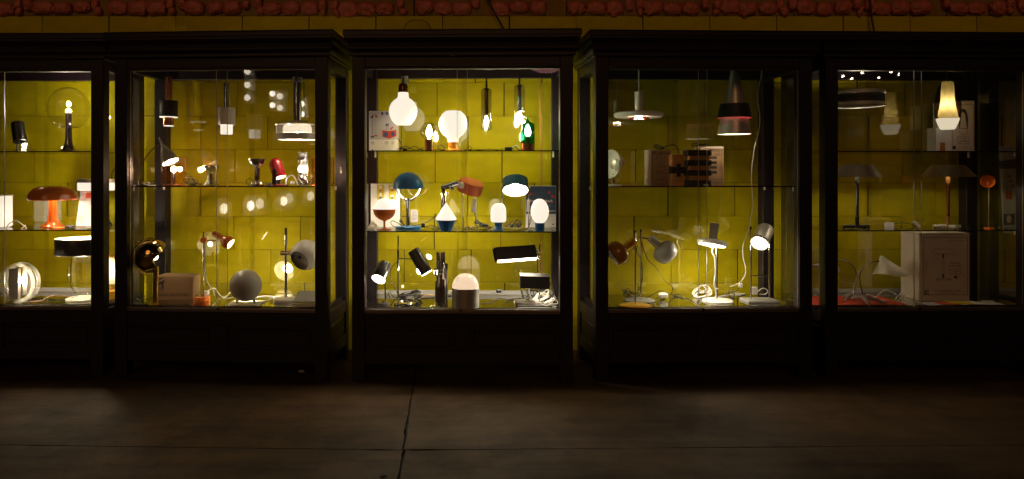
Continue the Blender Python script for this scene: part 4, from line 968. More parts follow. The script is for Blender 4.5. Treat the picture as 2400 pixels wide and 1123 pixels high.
s.lathe('lamp_ring', 'bulb_14', [(27, 253), (29, 256), (29.2, 259)], segs=40); s.bulb(1721, 288, 6, 'bulb_220'); s.rod('cord', 'cable_black', (1721, 165), (1721, ZC_PX(s)), 1)

s = T('dish_spot_lamp', 'white dish spot lamp half hidden by the left post, upper shelf', 'lamp', c4, 1432, .5, 433, Z_C2)
DV = (-1, .05, -.55)
s.ax('dish', 'white_lacquer', (1441, 383), DV, [(-10, 0), (-9, 9), (-6, 18), (2, 27), (10, 33), (13, 34)], 44); s.ax('dish_lining', 'inner_white', (1441, 383), DV, [(-7, 0), (-4, 18), (4, 27), (12.6, 33)], 40)
s.ax('reflector_core', 'steel_brushed', (1441, 383), DV, [(-4, 12), (6, 12), (8, 8), (8, 0)], 20); s.ax('neck', 'print_pink', (1441, 381), (1, .3, .3), [(4, 8.5), (16, 9), (20, 10.5), (22, 8), (22, 0)], 24)
s.rod('stem', 'chrome', (1438, 405), (1439, 430), 2.2); s.lathe('base', 'white_lacquer', [(0, 433), (20, 433), (20, 431), (2, 430)], 1438)
s.cord([(1452, 400), (1455, 412), (1448, 420), (1440, 416), (1432, 424), (1440, 428), (1448, 422)], 'cable_white', .0025)
s = T('wood_disc', 'flat brown disc lying on the shelf beside the dish spot lamp', 'disc', c4, 1472, .3, 434, Z_C2)
s.lathe('disc', 'wood_brown', [(0, 434), (16, 434), (17, 433), (15, 431.6), (0, 431.2)])

s = T('kubus_box', 'brown carton printed Kubus with three stacked cube outlines', 'box', c4, 1549, .55, 433, Z_C2)
s.box('carton', 'cardboard', 1526, 350, 1573, 433, .12, 0, .002); s.prints('ink', [('f', 1528.5, 353, 1570, 430.5, .7)])
s.text('Kubus', 1531, 360, 1568, 6.5, bold=.02); s.text('FOG & MØRUP', 1533, 423, 1567, 4.2); s.text('COPENHAGEN', 1535, 428.5, 1566, 2.6)
ln = []
for yc in (370, 391, 408):
    w_ = 11 if yc != 391 else 9.5
    P6 = [(1549 - w_, yc - 4), (1549, yc - 8), (1549 + w_, yc - 4), (1549 + w_, yc + 7), (1549, yc + 11), (1549 - w_, yc + 7)]
    ln += [('l', *P6[i], *P6[(i + 1) % 6], .7) for i in range(6)] + [('l', *P6[0], 1549, yc, .7), ('l', 1549, yc, *P6[2], .7), ('l', 1549, yc, 1549, yc + 11, .7)]
s.prints('ink', ln); s.box('fold', 'cardboard_pale', 1520, 349, 1525.7, 432, .11, .004, .001)
s.cord([(1545, 349), (1534, 343), (1536, 337), (1548, 340), (1556, 346), (1540, 347), (1538, 341), (1552, 345), (1566, 339), (1578, 338), (1588, 344), (1591, 358)], r=.0035)
s = T('wood_cube_lamp', 'reddish wooden block lamp with a black cross joint, next to the Kubus carton', 'lamp', c4, 1589, .45, 433, Z_C2)
for q, (x0, y0, x1, y1) in enumerate(((1573, 360, 1602, 388), (1573, 406, 1602, 433))): s.box('wood_block', 'wood_brown', x0, y0, x1, y1, .07, -.02, .002)
s.box('cross_bar', 'wood_dark', 1571.5, 389, 1604, 405, .07, -.028, .002); s.box('cross_post', 'wood_dark', 1583, 382, 1592, 412, .015, -.036, .001)
s = T('slatted_cube_lamp', 'block lamp of alternating black and reddish wooden bars', 'lamp', c4, 1631, .40, 433, Z_C2)
for k in range(4): s.box('black_bar', 'wood_dark', 1606, 350 + k * 23.4, 1662, 350 + k * 23.4 + 13, .10, -.05, .002)
for k in range(3): s.box('wood_bar', 'wood_brown', 1611, 363.2 + k * 23.4, 1658, 363.2 + k * 23.4 + 10, .09, -.045, .001)
s.box('corner_foot', 'wood_dark', 1605, 420, 1625, 433, .02, -.055, .001); s.box('maker_plate', 'paper_grey', 1643, 429, 1654, 433, .001, -.052, 0)
s.cord([(1634, 350), (1634, 340), (1648, 336), (1660, 335), (1640, 338), (1622, 340), (1626, 334), (1650, 337)], r=.003)
s = T('pendel_box', 'pale brown carton printed PENDEL behind the slatted block lamp', 'box', c4, 1668, .66, 433, Z_C2)
s.box('carton', 'cardboard', 1640, 347, 1696, 433, .13, 0, .002); s.box('flap', 'cardboard_pale', 1641, 342, 1697, 346.5, .12, .004, .001)
s.prints('ink', [('f', 1662, 349, 1692, 428, .9), ('l', 1667, 349, 1667, 363, .7), ('l', 1667, 363, 1692, 363, .7)] + [(1662, 365 + k * 11.5, 1680, 371 + k * 11.5) for k in range(4)])
s.text('EIFFEL', 1670, 354, 1689, 3.6); s.text('PENDEL', 1674, 361, 1689, 4); s.text('FOG & MØRUP A/S', 1664, 421, 1691, 4); s.text('COPENHAGEN', 1664, 427, 1688, 3); s.text('MODEL 18211', 1689, 402, 1714, 2.6, vert=True)

s = T('hanging_cord', 'white cord hanging in a wavy line beside the steel cone pendant', 'cable', c4, 1782, .5, None)
s.cord([(1783, 150), (1785, 170), (1778, 205), (1776, 235), (1781, 275), (1778, 310), (1770, 340), (1765, 370), (1761, 410), (1763, 450), (1765, 480), (1760, 510), (1757, 530), (1748, 555), (1741, 580), (1742, 605), (1748, 630), (1744, 650), (1730, 665), (1711, 672)], 'cable_white', .003, 'strand')

def bell_spot(lab, px_pole, y_top, base_y, base_px, base_r, mats, head, dirn, t, tilt_r):
    s = T('bell_spot_lamp', lab, 'lamp', c4, px_pole, t, base_y, Z_FLOOR)
    s.lathe('pole', 'chrome', [(2, base_y - 3), (2, y_top), (0, y_top - 1)]); s.lathe('pole_cap', 'black_matte', [(2.3, y_top + 5), (2.3, y_top - 1), (0, y_top - 2)])
    s.lathe('base', mats[1], [(0, base_y), (base_r, base_y), (base_r, base_y - 2), (base_r - 2, base_y - 3.2), (0, base_y - 3.4)], base_px, segs=48); s.lathe('base_rim', 'black_matte', [(base_r + .2, base_y), (base_r + .5, base_y - .8), (base_r + .2, base_y - 1.4)], base_px, segs=48)
    s.ax('shade', mats[0], head, dirn, [(-4, 0), (-3, 8), (0, 9.5), (25, 9.5), (28, 11), (31, 20), (36, 26), (43, 28.5), (53, 28), (61, 24.5), (64, 22.5)], 44)
    s.ax('shade_lining', 'inner_white', head, dirn, [(30, 9), (32, 19), (37, 25), (44, 27.5), (53, 27.2), (61, 23.8), (63.6, 22)], 40)
    s.rod('clamp_arm', 'chrome', (px_pole, head[1] - 2), (head[0], head[1] + 2), 1.8)
    return s
s = bell_spot('ochre bell shaped spot lamp on a chrome pole with ochre foot', 1489, 544, 720, 1489, 37, ('ochre', 'ochre_base'), (1486, 569), (-1, -.66, -.15), .14, 0)
s.cord([(1495, 578), (1492, 590), (1498, 603), (1503, 614), (1506, 640), (1504, 665), (1497, 682), (1492, 690), (1488, 696)])
s.tangle(1480, 698, 40, .07, 5, seed=31)
s = bell_spot('grey bell shaped spot lamp on a chrome pole with pale foot', 1502, 540, 706, 1500, 35, ('grey_lacquer', 'grey_lacquer'), (1526, 560), (.80, -.75, .12), .46, 0)
s.ax('bulb', 'bulb', (1526, 560), (.80, -.75, .12), [(40, 0), (44, 8), (52, 10), (58, 8), (60, 0)], 16)
s.cord([(1520, 561), (1510, 560), (1497, 555), (1503, 565), (1508, 585), (1520, 612), (1535, 625), (1548, 645), (1565, 665), (1575, 672), (1575, 685), (1570, 692)])
s.fcord([(1500, 698), (1515, 697), (1530, 690, .03), (1545, 682, .07), (1556, 684, .06), (1572, 690, .02), (1590, 696), (1610, 700), (1625, 692, .02), (1634, 684, .04), (1642, 690, .01)])
s.box('plug', 'cable_white', 1549, 690, 1568, 701, .04, .02, .008); s.fcord([(1560, 700), (1548, 702), (1540, 698, .02), (1556, 694, .02)]); s.fcord([(1570, 698), (1590, 690, .01), (1600, 700), (1580, 694)])

s = T('disc_desk_lamp', 'white disc desk lamp bright underneath on a thin pole', 'lamp', c4, 1680, .40, 706, Z_FLOOR)
DV = (.20, 1, .16)
s.ax('disc', 'white_lacquer', (1669, 571), DV, [(-4, 30), (-1, 33.5), (3, 34.5), (6, 33), (8, 28), (9, 10)], 48); s.ax('light_disc', 'glow_face', (1669, 571), DV, [(-2.6, 0), (-2.8, 31)], 40)
s.ax('bulb', 'bulb', (1669, 571), DV, sph(8, -90, 0, 6), 16)
s.ax('neck', 'grey_shade', (1669, 571), DV, [(8, 10), (38, 9.6), (46, 10.5), (48, 10.5), (48, 0)], 28); s.ax('knob', 'chrome', (1678, 522), DV, [(0, 0), (0, 2), (4, 2), (4, 0)], 10)
s.lathe('pole', 'chrome', [(2.3, 704), (2.3, 578), (0, 577)]); s.lathe('base', 'white_lacquer', [(0, 706), (36, 706), (36, 703.5), (34, 702), (0, 701)], 1682, segs=48)
s.cord([(1669, 581, -.02), (1666, 590, -.02), (1673, 606, -.02), (1674, 640, -.02), (1671, 665, -.02), (1675, 680, -.02), (1673, 697, -.03), (1660, 703, -.03)], 'cable_white', .0036); s.lathe('cord_clip', 'cable_white', [(2.5, 678), (4, 677.5), (4, 675.5), (2.5, 675)])
s.tangle(1645, 697, 50, .08, 6, 'cable_white', .0035, 13); s.fcord([(1660, 700), (1690, 694), (1715, 690), (1735, 690), (1745, 686), (1730, 682), (1712, 678, .02)], 'cable_white', .003); s.fcord([(1715, 700), (1722, 690, .04), (1712, 680, .05), (1708, 690, .03), (1720, 700), (1745, 690)])

s = T('chrome_spot_lamp', 'chrome cylinder spot lamp with perforated rim between two poles', 'lamp', c4, 1782, .36, 709, Z_FLOOR)
DV = (-.66, -.66, -.75)
s.ax('shade', 'steel_brushed', (1792, 546), DV, [(-12, 0), (-12, 17), (-10, 18.5), (36, 18.5)], 44); s.ax('rim', 'chrome', (1792, 546), DV, [(36, 18.8), (40, 19.4), (44, 19)], 60, ribs=1, amp=.03)
s.ax('shade_lining', 'inner_white', (1792, 546), DV, [(8, 14), (43.6, 18.6)], 40); s.ax('light_disc', 'glow_face', (1792, 546), DV, [(30, 0), (31, 15)], 32)
for x_, y_ in ((1760, 535), (1803.5, 537)): s.lathe('pole', 'chrome', [(2, 706), (2, y_), (0, y_ - 1)], x_); s.lathe('pole_cap', 'black_matte', [(2.6, y_ + 4), (2.6, y_ - 2), (0, y_ - 2.4)], x_)
s.rod('cross_bar', 'chrome', (1760, 648), (1803.5, 650), 1.6); s.ax('pivot', 'black_lacquer', (1803, 551), (-1, 0, 0), [(-2, 0), (-2, 3), (8, 3), (8, 0)], 12)
s.box('base', 'grey_lacquer', 1746, 704, 1819, 709, .15, -.06)
for x_ in (1750, 1814): s.box('rubber_foot', 'black_matte', x_ - 3, 709, x_ + 3, 711, .02, -.05, 0)
s.box('socket', 'cable_white', 1779, 682, 1793, 700, .03, .12, .003); s.cord([(1793, 692, .12), (1806, 684, .12), (1817, 690, .12), (1812, 698, .12), (1798, 699, .12)], 'cable_white', .003); s.box('plug', 'cable_white', 1751, 673, 1759, 684, .02, .13, .003)
s.cord([(1751, 680, .13), (1740, 690, .1), (1725, 692, .1), (1715, 700, .1)])

# ================================================================== right cabinet
s = T('steel_drum_pendant', 'flat drum pendant with two steel bands around a black one', 'pendant', c5, 2009, .42, None)
s.lathe('top_band', 'steel_satin', [(56, 214), (62, 214), (64, 215), (64, 222)], segs=64); s.rod('spider', 'black_matte', (1949, 216), (2069, 216), 1); s.bulb(2009, 228, 7, 'bulb_150'); s.lathe('middle_band', 'black_matte', [(62.5, 222), (62.5, 242)], segs=64); s.lathe('lower_band', 'steel_satin', [(64, 242), (64, 249), (62, 250)], segs=64)  # bulb added inside, lights the lid and upper wall through the open top
s.lathe('diffuser', 'taupe', [(62, 248), (40, 248.5), (0, 249)], segs=48); s.rod('cord', 'cable_black', (2009, 214), (2008, ZC_PX(s)), 1.3)
s = T('milk_glass_pendant', 'lit milk glass pendant with flared neck inside a smoked shell', 'pendant', c5, 2221, .44, None)
s.lathe('neck_glass', 'milk_yellow', [(0, 192), (13.5, 192.3), (14.5, 200), (15.5, 225), (18, 250), (23, 270), (25.5, 277)], segs=40)
s.lathe('lower_glass', 'opal_dim', [(26, 277.6), (27.4, 279), (24, 288), (18, 301), (16, 303.4), (0, 303.6)], segs=40)
s.lathe('smoke_shell', 'amber_smoke', [(15, 192), (22, 205), (28, 225), (31, 248), (30, 268), (27, 278)], segs=40); s.bulb(2221, 246, 6, 'bulb_62'); s.rod('cord', 'cable_black', (2221, 192), (2221, ZC_PX(s)), 1)
s.prism('bracket', 'black_matte', [(2193, 273), (2199, 273), (2199, 277), (2193, 277)], .01)
s = T('pendant_box', 'white carton with a pendant lamp drawing on the upper right shelf', 'box', c5, 2254, .60, 353, Z_HI)
s.box('carton', 'paper', 2226, 232, 2284, 353, .18, 0, .002); s.prints('ink', [('f', 2232, 240, 2281, 346, .8), ('l', 2255, 240, 2255, 252, .6), (2233, 338, 2240, 345), ('f', 2244, 315, 2271, 328, .7)])
s.prints('print_navy', [[(2248, 298), (2268, 298), (2269, 275), (2266, 260), (2262, 252), (2255, 251), (2250, 254), (2246, 270)]]); s.prints('paper', [[(2249, 297), (2266, 297), (2261, 262), (2254, 258)]], -.002); s.prints('ink', [('l', 2247, 299, 2251, 310, .7), ('l', 2251, 310, 2265, 310, .7), ('l', 2265, 310, 2268, 299, .7)])
s.text('39 6024', 2250, 321, 2266, 2.8); s.text('39 6030', 2250, 326, 2266, 2.8); s.text('"ZAPAT"-LAMPEN', 2243, 334, 2272, 3); s.text('FOG & MØRUP A/S', 2246, 342, 2276, 2.4)
s = T('white_cube_box', 'plain white carton with a brown label left of the pendant carton', 'box', c5, 2209, .62, 353, Z_HI)
s.box('carton', 'paper', 2194, 295, 2224, 353, .10, 0, .002); s.prints('wood_brown', [(2203, 330, 2215, 352)])

def president(px, lab, mats, hw_t, hw_b, y_t):
    s = T('desk_lamp', lab, 'lamp', c5, px, .34, 533, Z_MID)
    s.lathe('shade', mats[0], [(0, y_t), (hw_t, y_t), (hw_t + 1, y_t + 1), (hw_b, 411), (hw_b + 1, 412)], segs=64); s.lathe('shade_lining', 'inner_white', [(hw_t - 1, y_t + 1.2), (hw_b - 1, 411.5)], segs=48)
    s.lathe('finial', 'chrome', [(2, y_t), (2, y_t - 3), (0, y_t - 4)]); s.lathe('upper_collar', mats[2], [(4.6, 411), (5, 412), (5, 426), (4.2, 427)]); s.lathe('post', mats[1], [(4.2, 427), (4.2, 505)]); s.lathe('lower_collar', mats[2], [(4.6, 505), (4.8, 506), (4.8, 524), (4, 525)])
    for dx, dd in ((-34, 0), (28, 0)): s.rod('foot_arm', mats[3], (px, 528), (px + dx, 528, dd), 4)
    s.ax('foot_arm', mats[3], (px, 528), (0, 0, -1), [(-30, 0), (-30, 4), (30, 4), (30, 0)], 12)
    for q, (dx, dd) in enumerate(((-32, 0), (26, 0), (0, -.07), (0, .07))): s.lathe('foot', 'chrome', [(0, 533), (3.4, 533), (3.4, 526), (0, 525)], px + dx, dd, 14)
    s.lathe('hub', 'chrome', [(7, 532), (7, 525), (0, 524)])
    return s
s = president(2009, 'steel desk lamp with trapezoid shade and chrome post behind the left post', ('steel_satin', 'chrome', 'black_matte', 'black_lacquer'), 36, 57, 383); s.bulb(2009, 396, 5, 'bulb_220')  # unseen bulbs added under both desk shades to brighten the dim cabinet
s = president(2222, 'bronze desk lamp with wide trapezoid shade, right one of two', ('bronze', 'copper', 'wood_brown', 'steel_brushed'), 38, 64, 385); s.bulb(2222, 396, 5, 'bulb_220')
s = T('plug_strip', 'small grey socket strip on the middle shelf of the right cabinet', 'socket', c5, 2087, .66, 526, Z_MID)
s.box('body', 'paper_grey', 2078, 517, 2096, 533, .03, 0, .003); s.cord([(2096, 520), (2115, 517), (2140, 522), (2150, 527)])
s = T('glass_block', 'tilted clear piece lying on the middle shelf near the box lamp drawing', 'glass block', c5, 2153, .45, 533, Z_MID)
s.prism('piece', 'paper_grey', [(2144, 520), (2148, 518), (2160, 529), (2157, 532)], .03); s.prism('piece', 'clear', [(2150, 518), (2164, 510), (2167, 513), (2156, 524)], .03)

s = T('red_mat', 'bright red sheet lying on the right cabinet floor', 'mat', c5, 2010, .42, 706, Z_FLOOR)
bm = bmesh.new(); q = [s.L(s.onshelf(x, y, .002)) for x, y in ((1893, 722), (2128, 722), (2062, 694), (1880, 694))]
top = [bm.verts.new(v) for v in q]; bot = [bm.verts.new(v - Vector((0, 0, .0016))) for v in q]; bm.faces.new(top); bm.faces.new(bot[::-1])
for i in range(4): bm.faces.new((top[i], bot[i], bot[(i + 1) % 4], top[(i + 1) % 4]))
s.add('sheet', bm, 'mat_red', None, False)
bm = bmesh.new()
for k in range(7): bm_tube(bm, [s.L(s.onshelf(1900 + k * 30, 720, .0028)), s.L(s.onshelf(1895 + k * 25, 697, .0028))], .0006, 4)
for k in range(4): bm_tube(bm, [s.L(s.onshelf(1892, 718 - k * 6.5, .0028)), s.L(s.onshelf(2108 - k * 14, 718 - k * 6.5, .0028))], .0006, 4)
s.add('crease', bm, 'print_pink')
def witch(px, lab, neck, hub, legs, shade, t, yb, mat):
    s = T('witch_hat_lamp', lab, 'lamp', c5, px, t, yb, Z_FLOOR)
    s.tube('neck', 'chrome_dark', neck, 1.5)
    for x1, y1, dd in legs: 
        bm = bmesh.new(); bm_tube(bm, catmull([s.L(s.p(hub[0], hub[1])), s.L(s.p((hub[0] + x1) / 2, hub[1] + (y1 - hub[1]) * .28, dd * .5)), s.L(s.p(x1, y1, dd))], 6), [.016 * (1 - .055 * k) for k in range(13)], 8); s.add('leg', bm, 'taupe')
    # shade: flared brim skewed towards one side, pointed crown at the other
    ap, mid, sx = shade
    bm = bmesh.new(); N = 28; rings = []
    for k in range(9):
        f = k / 8; ring = []
        for i in range(N):
            a = 2 * math.pi * i / N
            rx = 4 + (mid[2] - 4) * f ** 1.25; ry = .008 + .095 * f ** 1.2
            cxp = ap[0] + (mid[0] - ap[0]) * f; cyp = ap[1] + (mid[1] - ap[1]) * f
            wob = 4.5 * f * math.sin(2 * a + .6) + 3.5 * f * math.cos(a) * sx
            ring.append(bm.verts.new(s.L(s.p(cxp + rx * math.cos(a), cyp - wob, ry * math.sin(a)))))
        rings.append(ring)
    for A, B_ in zip(rings, rings[1:]):
        for i in range(N): bm.faces.new((A[i], A[(i + 1) % N], B_[(i + 1) % N], B_[i]))
    bm.faces.new(rings[0]); s.add('shade', bm, mat, None, ang=80)
    return s
s = witch(2025, 'cream witch hat desk lamp on a curved neck and tripod, beside the carton', [(2023, 698), (2017, 670), (2015, 648), (2021, 632), (2035, 620), (2062, 614)], (2023, 698), ((2074, 716, -.05), (2018, 714, -.10), (2012, 706, .09)), ((2066, 602), (2087, 643, 38), 1), .20, 714, 'cream_shade')
s.fcord([(2030, 708), (2026, 700, .02), (2033, 690, .04), (2050, 696, .02), (2047, 704), (2060, 690, .05), (2075, 680, .07), (2100, 690, .04), (2110, 700), (2085, 704), (2060, 703), (2035, 704)], 'cable_white', .0036); s.fcord([(2098, 702), (2108, 690, .03), (2115, 684, .06), (2108, 696, .01), (2118, 700), (2100, 708), (2120, 692, .03)], 'cable_white', .003)
s = witch(1995, 'grey witch hat desk lamp facing left behind the cabinet post', [(1998, 692), (2004, 668), (2007, 640), (2000, 622), (1985, 612), (1962, 608)], (1996, 692), ((1966, 708, -.06), (2003, 704, -.05), (1990, 700, .08)), ((1955, 604), (1934, 628, 30), -1), .45, 703, 'grey_shade')
s.ax('red_light', 'print_red', (1936, 630), (0, -1, 0), [(0, 0), (0, 8), (2, 8), (2, 0)], 14)

s = T('lamp_carton', 'large white carton with a desk lamp drawing and lettering', 'box', c5, 2213, .34, 708, Z_FLOOR)
s.box('carton', 'cardboard_pale', 2154, 551, 2273, 708, .20, 0, .003)
s.prints('ink', [('f', 2164, 559, 2268, 694, 1.0), ('l', 2191, 586, 2231, 586, .7), ('l', 2191, 586, 2183, 598, .7), ('l', 2183, 598, 2239, 598, .7), ('l', 2231, 586, 2239, 598, .7), ('l', 2210, 583, 2210, 586, 1), (2208.5, 598, 2212.5, 607), ('f', 2208.5, 607, 2212.5, 645, .5), (2208.5, 645, 2212.5, 654), ('f', 2194, 654, 2229, 658, .6), (2195, 658, 2200, 660), (2223, 658, 2228, 660), ('f', 2225, 633, 2252, 645, .7), (2236, 649, 2243, 655), ('f', 2165.5, 682, 2176, 693, 1.0), (2168, 684, 2170, 691), (2171, 684, 2173, 691)])
s.text('"PRESIDENT"', 2226, 621, 2250, 4); s.text('BORDLAMPEN', 2223, 628, 2255, 4); s.text('45 008', 2232, 641, 2245, 3.4); s.text('MADE IN DENMARK', 2224, 568, 2258, 2.2); s.text('FOG & MØRUP A/S', 2191, 686, 2251, 3.6, bold=.01); s.text('COPENHAGEN', 2200, 691, 2243, 2.8); s.text('MADE IN DENMARK', 2172, 644, 2206, 2, vert=True)
s.prism('lid_flap', 'cardboard_pale', [(2153, 550.5), (2274, 550.5), (2274, 549), (2153, 549)], .19)
s = T('magazine_pile', 'loose magazines and leaflets spread before the large carton', 'magazines', c5, 2260, .14, 722, Z_FLOOR)
for x0, x1, h_, m_, a_ in ((2165, 2230, 0, 'paper_grey', .1), (2200, 2262, .004, 'print_red', -.05), (2240, 2300, .006, 'paper', .2), (2280, 2345, .002, 'paper_grey', -.1), (2225, 2275, .009, 'print_yellow', -.2)):
    p = s.L(s.onshelf((x0 + x1) / 2, 716, h_ + .001)); bm = bmesh.new(); w_ = (x1 - x0) * s.u / 2; bm_box(bm, -w_, -.04, 0, w_, .06, .003)
    bmesh.ops.rotate(bm, verts=bm.verts, matrix=Matrix.Rotation(a_, 3, 'Z')); bmesh.ops.translate(bm, verts=bm.verts, vec=p); s.add('magazine', bm, m_, None, False)
s = T('spiral_binding', 'white spiral binding lying at the front of the right cabinet floor', 'spiral', c5, 2315, .12, 721, Z_FLOOR)
p0 = s.L(s.onshelf(2302, 716, .014)); bm = bmesh.new(); bm_tube(bm, [p0 + Vector((k * .0011, .010 * math.cos(k * .7), .010 * math.sin(k * .7))) for k in range(72)], .0016, 5); s.add('coil', bm, 'cable_white')

# seen through the right-hand side glass
s = T('picture_board', 'pinned picture board with rows of small red lamps, far right', 'board', c6, 2378, .72, 436, Z_MID)
s.prism('sheet', 'paper_grey', [(2352, 452), (2430, 452), (2425, 250), (2341, 250)], .004)
s.prints('print_red', [('o', 2364 + 22 * (k % 3) + (k // 3) * 4, 320 + 11 * (k // 3), 4.5, 3) for k in range(9)] + [(2356, 354, 2372, 374)], -.002); s.prints('print_navy', [[(2341, 284), (2400, 276), (2425, 285), (2425, 302), (2342, 302)], (2352, 408, 2378, 434)], -.0015); s.prints('print_pink', [('o', 2364, 420, 6, 9)], -.002)
s = T('orange_disc_lamp', 'orange half disc glowing beyond the right side glass', 'lamp', c6, 2318, .30, 536, Z_MID)
s.ax('shade', 'orange', (2312, 425), (-.3, 0, -1), [(0, 0), (2, 10), (6, 15), (8, 15)]); s.rod('stem', 'chrome', (2318, 440), (2318, 532), 1.5); s.lathe('base', 'orange', [(0, 536), (12, 536), (12, 533), (0, 532)])

# ================================================================== cables on the wall above
def wall_cable(lab, pts, r):
    bm = bmesh.new(); P = [Vector(((x - CX) / 313, YW - .045 - dd, H + (CY - y) / 313)) for x, y, dd in pts]
    o = P[0]; bm_tube(bm, catmull([p - o for p in P], 6), r, 6)
    ob = link('wall_cable', finish(bm, 'wall_cable', ang=80), 'cable_black'); ob.location = o; tag(ob, lab, 'cable')
wall_cable('thick black cable slanting down the wall above the middle cabinet', [(1130, -30, .0), (1142, 0, 0), (1158, 34, .02), (1178, 72, .03), (1190, 110, .03)], .008)
wall_cable('thin black wire loop on the wall left above the middle cabinet', [(944, 90, 0), (950, 66, 0), (962, 53, 0), (977, 50, 0), (995, 53, 0), (1008, 64, 0), (1016, 90, 0)], .003)
wall_cable('black cable dropping down the wall above the right cabinet', [(2031, -30, 0), (2031, 0, 0), (2033, 45, .01), (2036, 74, .02), (2037, 110, .02)], .008)
s0 = gnd(706, 872, .001); ob = link('paper_scrap', box_mesh('paper_scrap', -.018, -.012, 0, .018, .012, .012, .003), 'paper'); ob.location = s0; ob.rotation_euler = (0, .1, .5); tag(ob, 'small crumpled pale scrap on the floor under the left-centre cabinet', 'scrap')

# ================================================================== lamps across the room, mirrored in the cabinet glass
def mirrored(c, px, py, dist):
    v = Vector(((px - CX) / F, 1.0, (CY - py) / F)); n = c.uy
    pl = (.030 + c.O.dot(n)); d = pl / v.dot(n)
    hit = Vector((0, 0, H)) + v * d; r = (v - 2 * v.dot(n) * n).normalized()
    return hit + r * dist, (hit - Vector((0, 0, H))).length + dist
def room_part(root, nm, mat, prof, segs=24):
    bm = bmesh.new(); bm_lathe(bm, prof, None, segs); return link(nm, finish(bm, nm), mat, root)
pts = [mirrored(c2, x, y, 6.2) for x, y in ((525, 490), (610, 478), (680, 465))]
tz = .60
tx0, tx1 = min(q[0].x for q in pts) - .2, max(q[0].x for q in pts) + .2; ty0, ty1 = min(q[0].y for q in pts) - .2, max(q[0].y for q in pts) + .2
tb = empty('side_table', ((tx0 + tx1) / 2, (ty0 + ty1) / 2, 0), 'dark side table across the room, behind the viewer', 'table')
hx, hy = (tx1 - tx0) / 2, (ty1 - ty0) / 2
link('table_top', box_mesh('table_top', -hx, -hy, tz - .03, hx, hy, tz, .004), 'wood_dark', tb)
for sx in (-1, 1):
    for sy in (-1, 1): link('leg', box_mesh('leg', sx * (hx - .05) - .025, sy * (hy - .05) - .025, 0, sx * (hx - .05) + .025, sy * (hy - .05) + .025, tz - .0305), 'wood_dark', tb)
for (q, path), lab, e in zip(pts, ('left', 'middle', 'right'), (15, 16, 9)):
    u_ = path / F; o = empty('bell_lamp', (q.x, q.y, tz), 'lit bell shade lamp mirrored in the left-centre cabinet, ' + lab + ' of three', 'lamp', 'lamps across the room mirrored in the glass')
    zc = q.z - tz
    room_part(o, 'shade', 'ring_glass', [(13 * u_, zc + 26 * u_), (18 * u_, zc + 4 * u_), (20 * u_, zc - 24 * u_)]); room_part(o, 'bulb', 'glow_%d' % (e * .55), [(0, zc - 12 * u_), (7 * u_, zc - 8 * u_), (9 * u_, zc), (7 * u_, zc + 9 * u_), (0, zc + 13 * u_)])
    room_part(o, 'stem', 'brass', [(.008, 0), (.008, zc - 7 * u_)], 10); room_part(o, 'base', 'brass', [(0, 0.0), (.07, 0.0), (.07, .012), (.008, .018)])
def hang(c, px, py, nm, lab, cat, dist=6.2):
    q, path = mirrored(c, px, py, dist); o = empty(nm, q, lab, cat, 'lamps across the room mirrored in the glass')
    link('cord', box_mesh('cord', -.003, -.003, .02, .003, .003, 3.35 - q.z), 'cable_black', o); return o, path / F
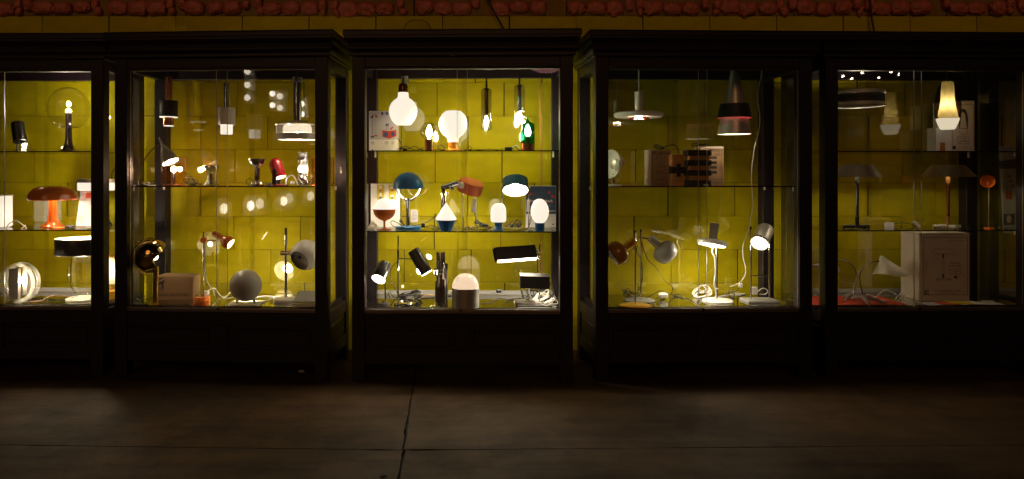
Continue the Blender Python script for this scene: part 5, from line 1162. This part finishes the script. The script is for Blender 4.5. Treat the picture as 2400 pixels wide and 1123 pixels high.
for px, y0, y1, ys, lab in ((584, 152, 240, (168, 198, 226), 'three'), (660, 206, 262, (226, 252), 'two')):
    o, u_ = hang(c2, px, y0, 'glass_panel_pendant', 'textured glass panel pendant with ' + lab + ' bulbs, mirrored in the left-centre cabinet', 'pendant')
    link('glass_panel', box_mesh('glass_panel', -15 * u_, -.01, -(y1 - y0) * u_, 15 * u_, .01, 0, .002), 'bubble', o); link('back_plate', box_mesh('back_plate', -14 * u_, -.03, -(y1 - y0) * u_ + .01, 14 * u_, -.024, -.01), 'paper_grey', o)
    for y in ys:
        bm = bmesh.new(); bmesh.ops.create_icosphere(bm, subdivisions=2, radius=7 * u_); b = link('bulb', finish(bm, 'bulb'), 'glow_9', o); b.location = (0, .05, -(y - y0) * u_)
o, u_ = hang(c5, 2043, 171, 'chandelier', 'chandelier of six small bulbs, mirrored at the top of the right cabinet', 'chandelier')
room_part(o, 'ring', 'brass', [(50 * u_, -8 * u_), (52 * u_, -7 * u_), (50 * u_, -6 * u_)], 32); room_part(o, 'hub', 'brass', [(0, -.06), (.03, -.05), (.03, .02), (0, .03)], 16)
for k in range(6):
    a = k * math.pi / 3 + .35; v = Vector((math.cos(a) * 50 * u_, math.sin(a) * 50 * u_, -7 * u_))
    bm = bmesh.new(); bm_tube(bm, [Vector((0, 0, -.02)), v], .006, 6); link('arm', finish(bm, 'arm'), 'brass', o)
    bm = bmesh.new(); bmesh.ops.create_icosphere(bm, subdivisions=2, radius=2.6 * u_); b = link('bulb', finish(bm, 'bulb'), 'glow_45', o); b.location = v + Vector((0, 0, 2.6 * u_))
o, u_ = hang(c3, 1281, 146, 'bowl_pendant', 'pink glass bowl pendant mirrored at the top right of the middle cabinet', 'pendant')
pbr('pink_opal', (.7, .4, .4), .3, emit=(1, .42, .42), es=1.6); room_part(o, 'bowl', 'pink_opal', [(46 * u_, -2 * u_), (44 * u_, -8 * u_), (34 * u_, -17 * u_), (18 * u_, -23 * u_), (0, -25 * u_)], 32)
o, u_ = hang(c3, 1146, 152, 'dish_pendant', 'white dish pendant mirrored at the top of the middle cabinet', 'pendant')
room_part(o, 'dish', 'opal_soft', [(30 * u_, -3 * u_), (27 * u_, -8 * u_), (15 * u_, -11 * u_), (0, -12 * u_)], 32)
bmx = empty('roof_beam', (0, -1.45, 0), 'dark roof beam across the room behind the viewer', 'beam')
link('beam', box_mesh('beam', -7, -.35, 3.352, 7, .35, 3.5), 'beam_dark', bmx)
for x in (-6.8, 6.8): link('post', box_mesh('post', x - .08, -.08, 0, x + .08, .08, 3.3515), 'beam_dark', bmx)
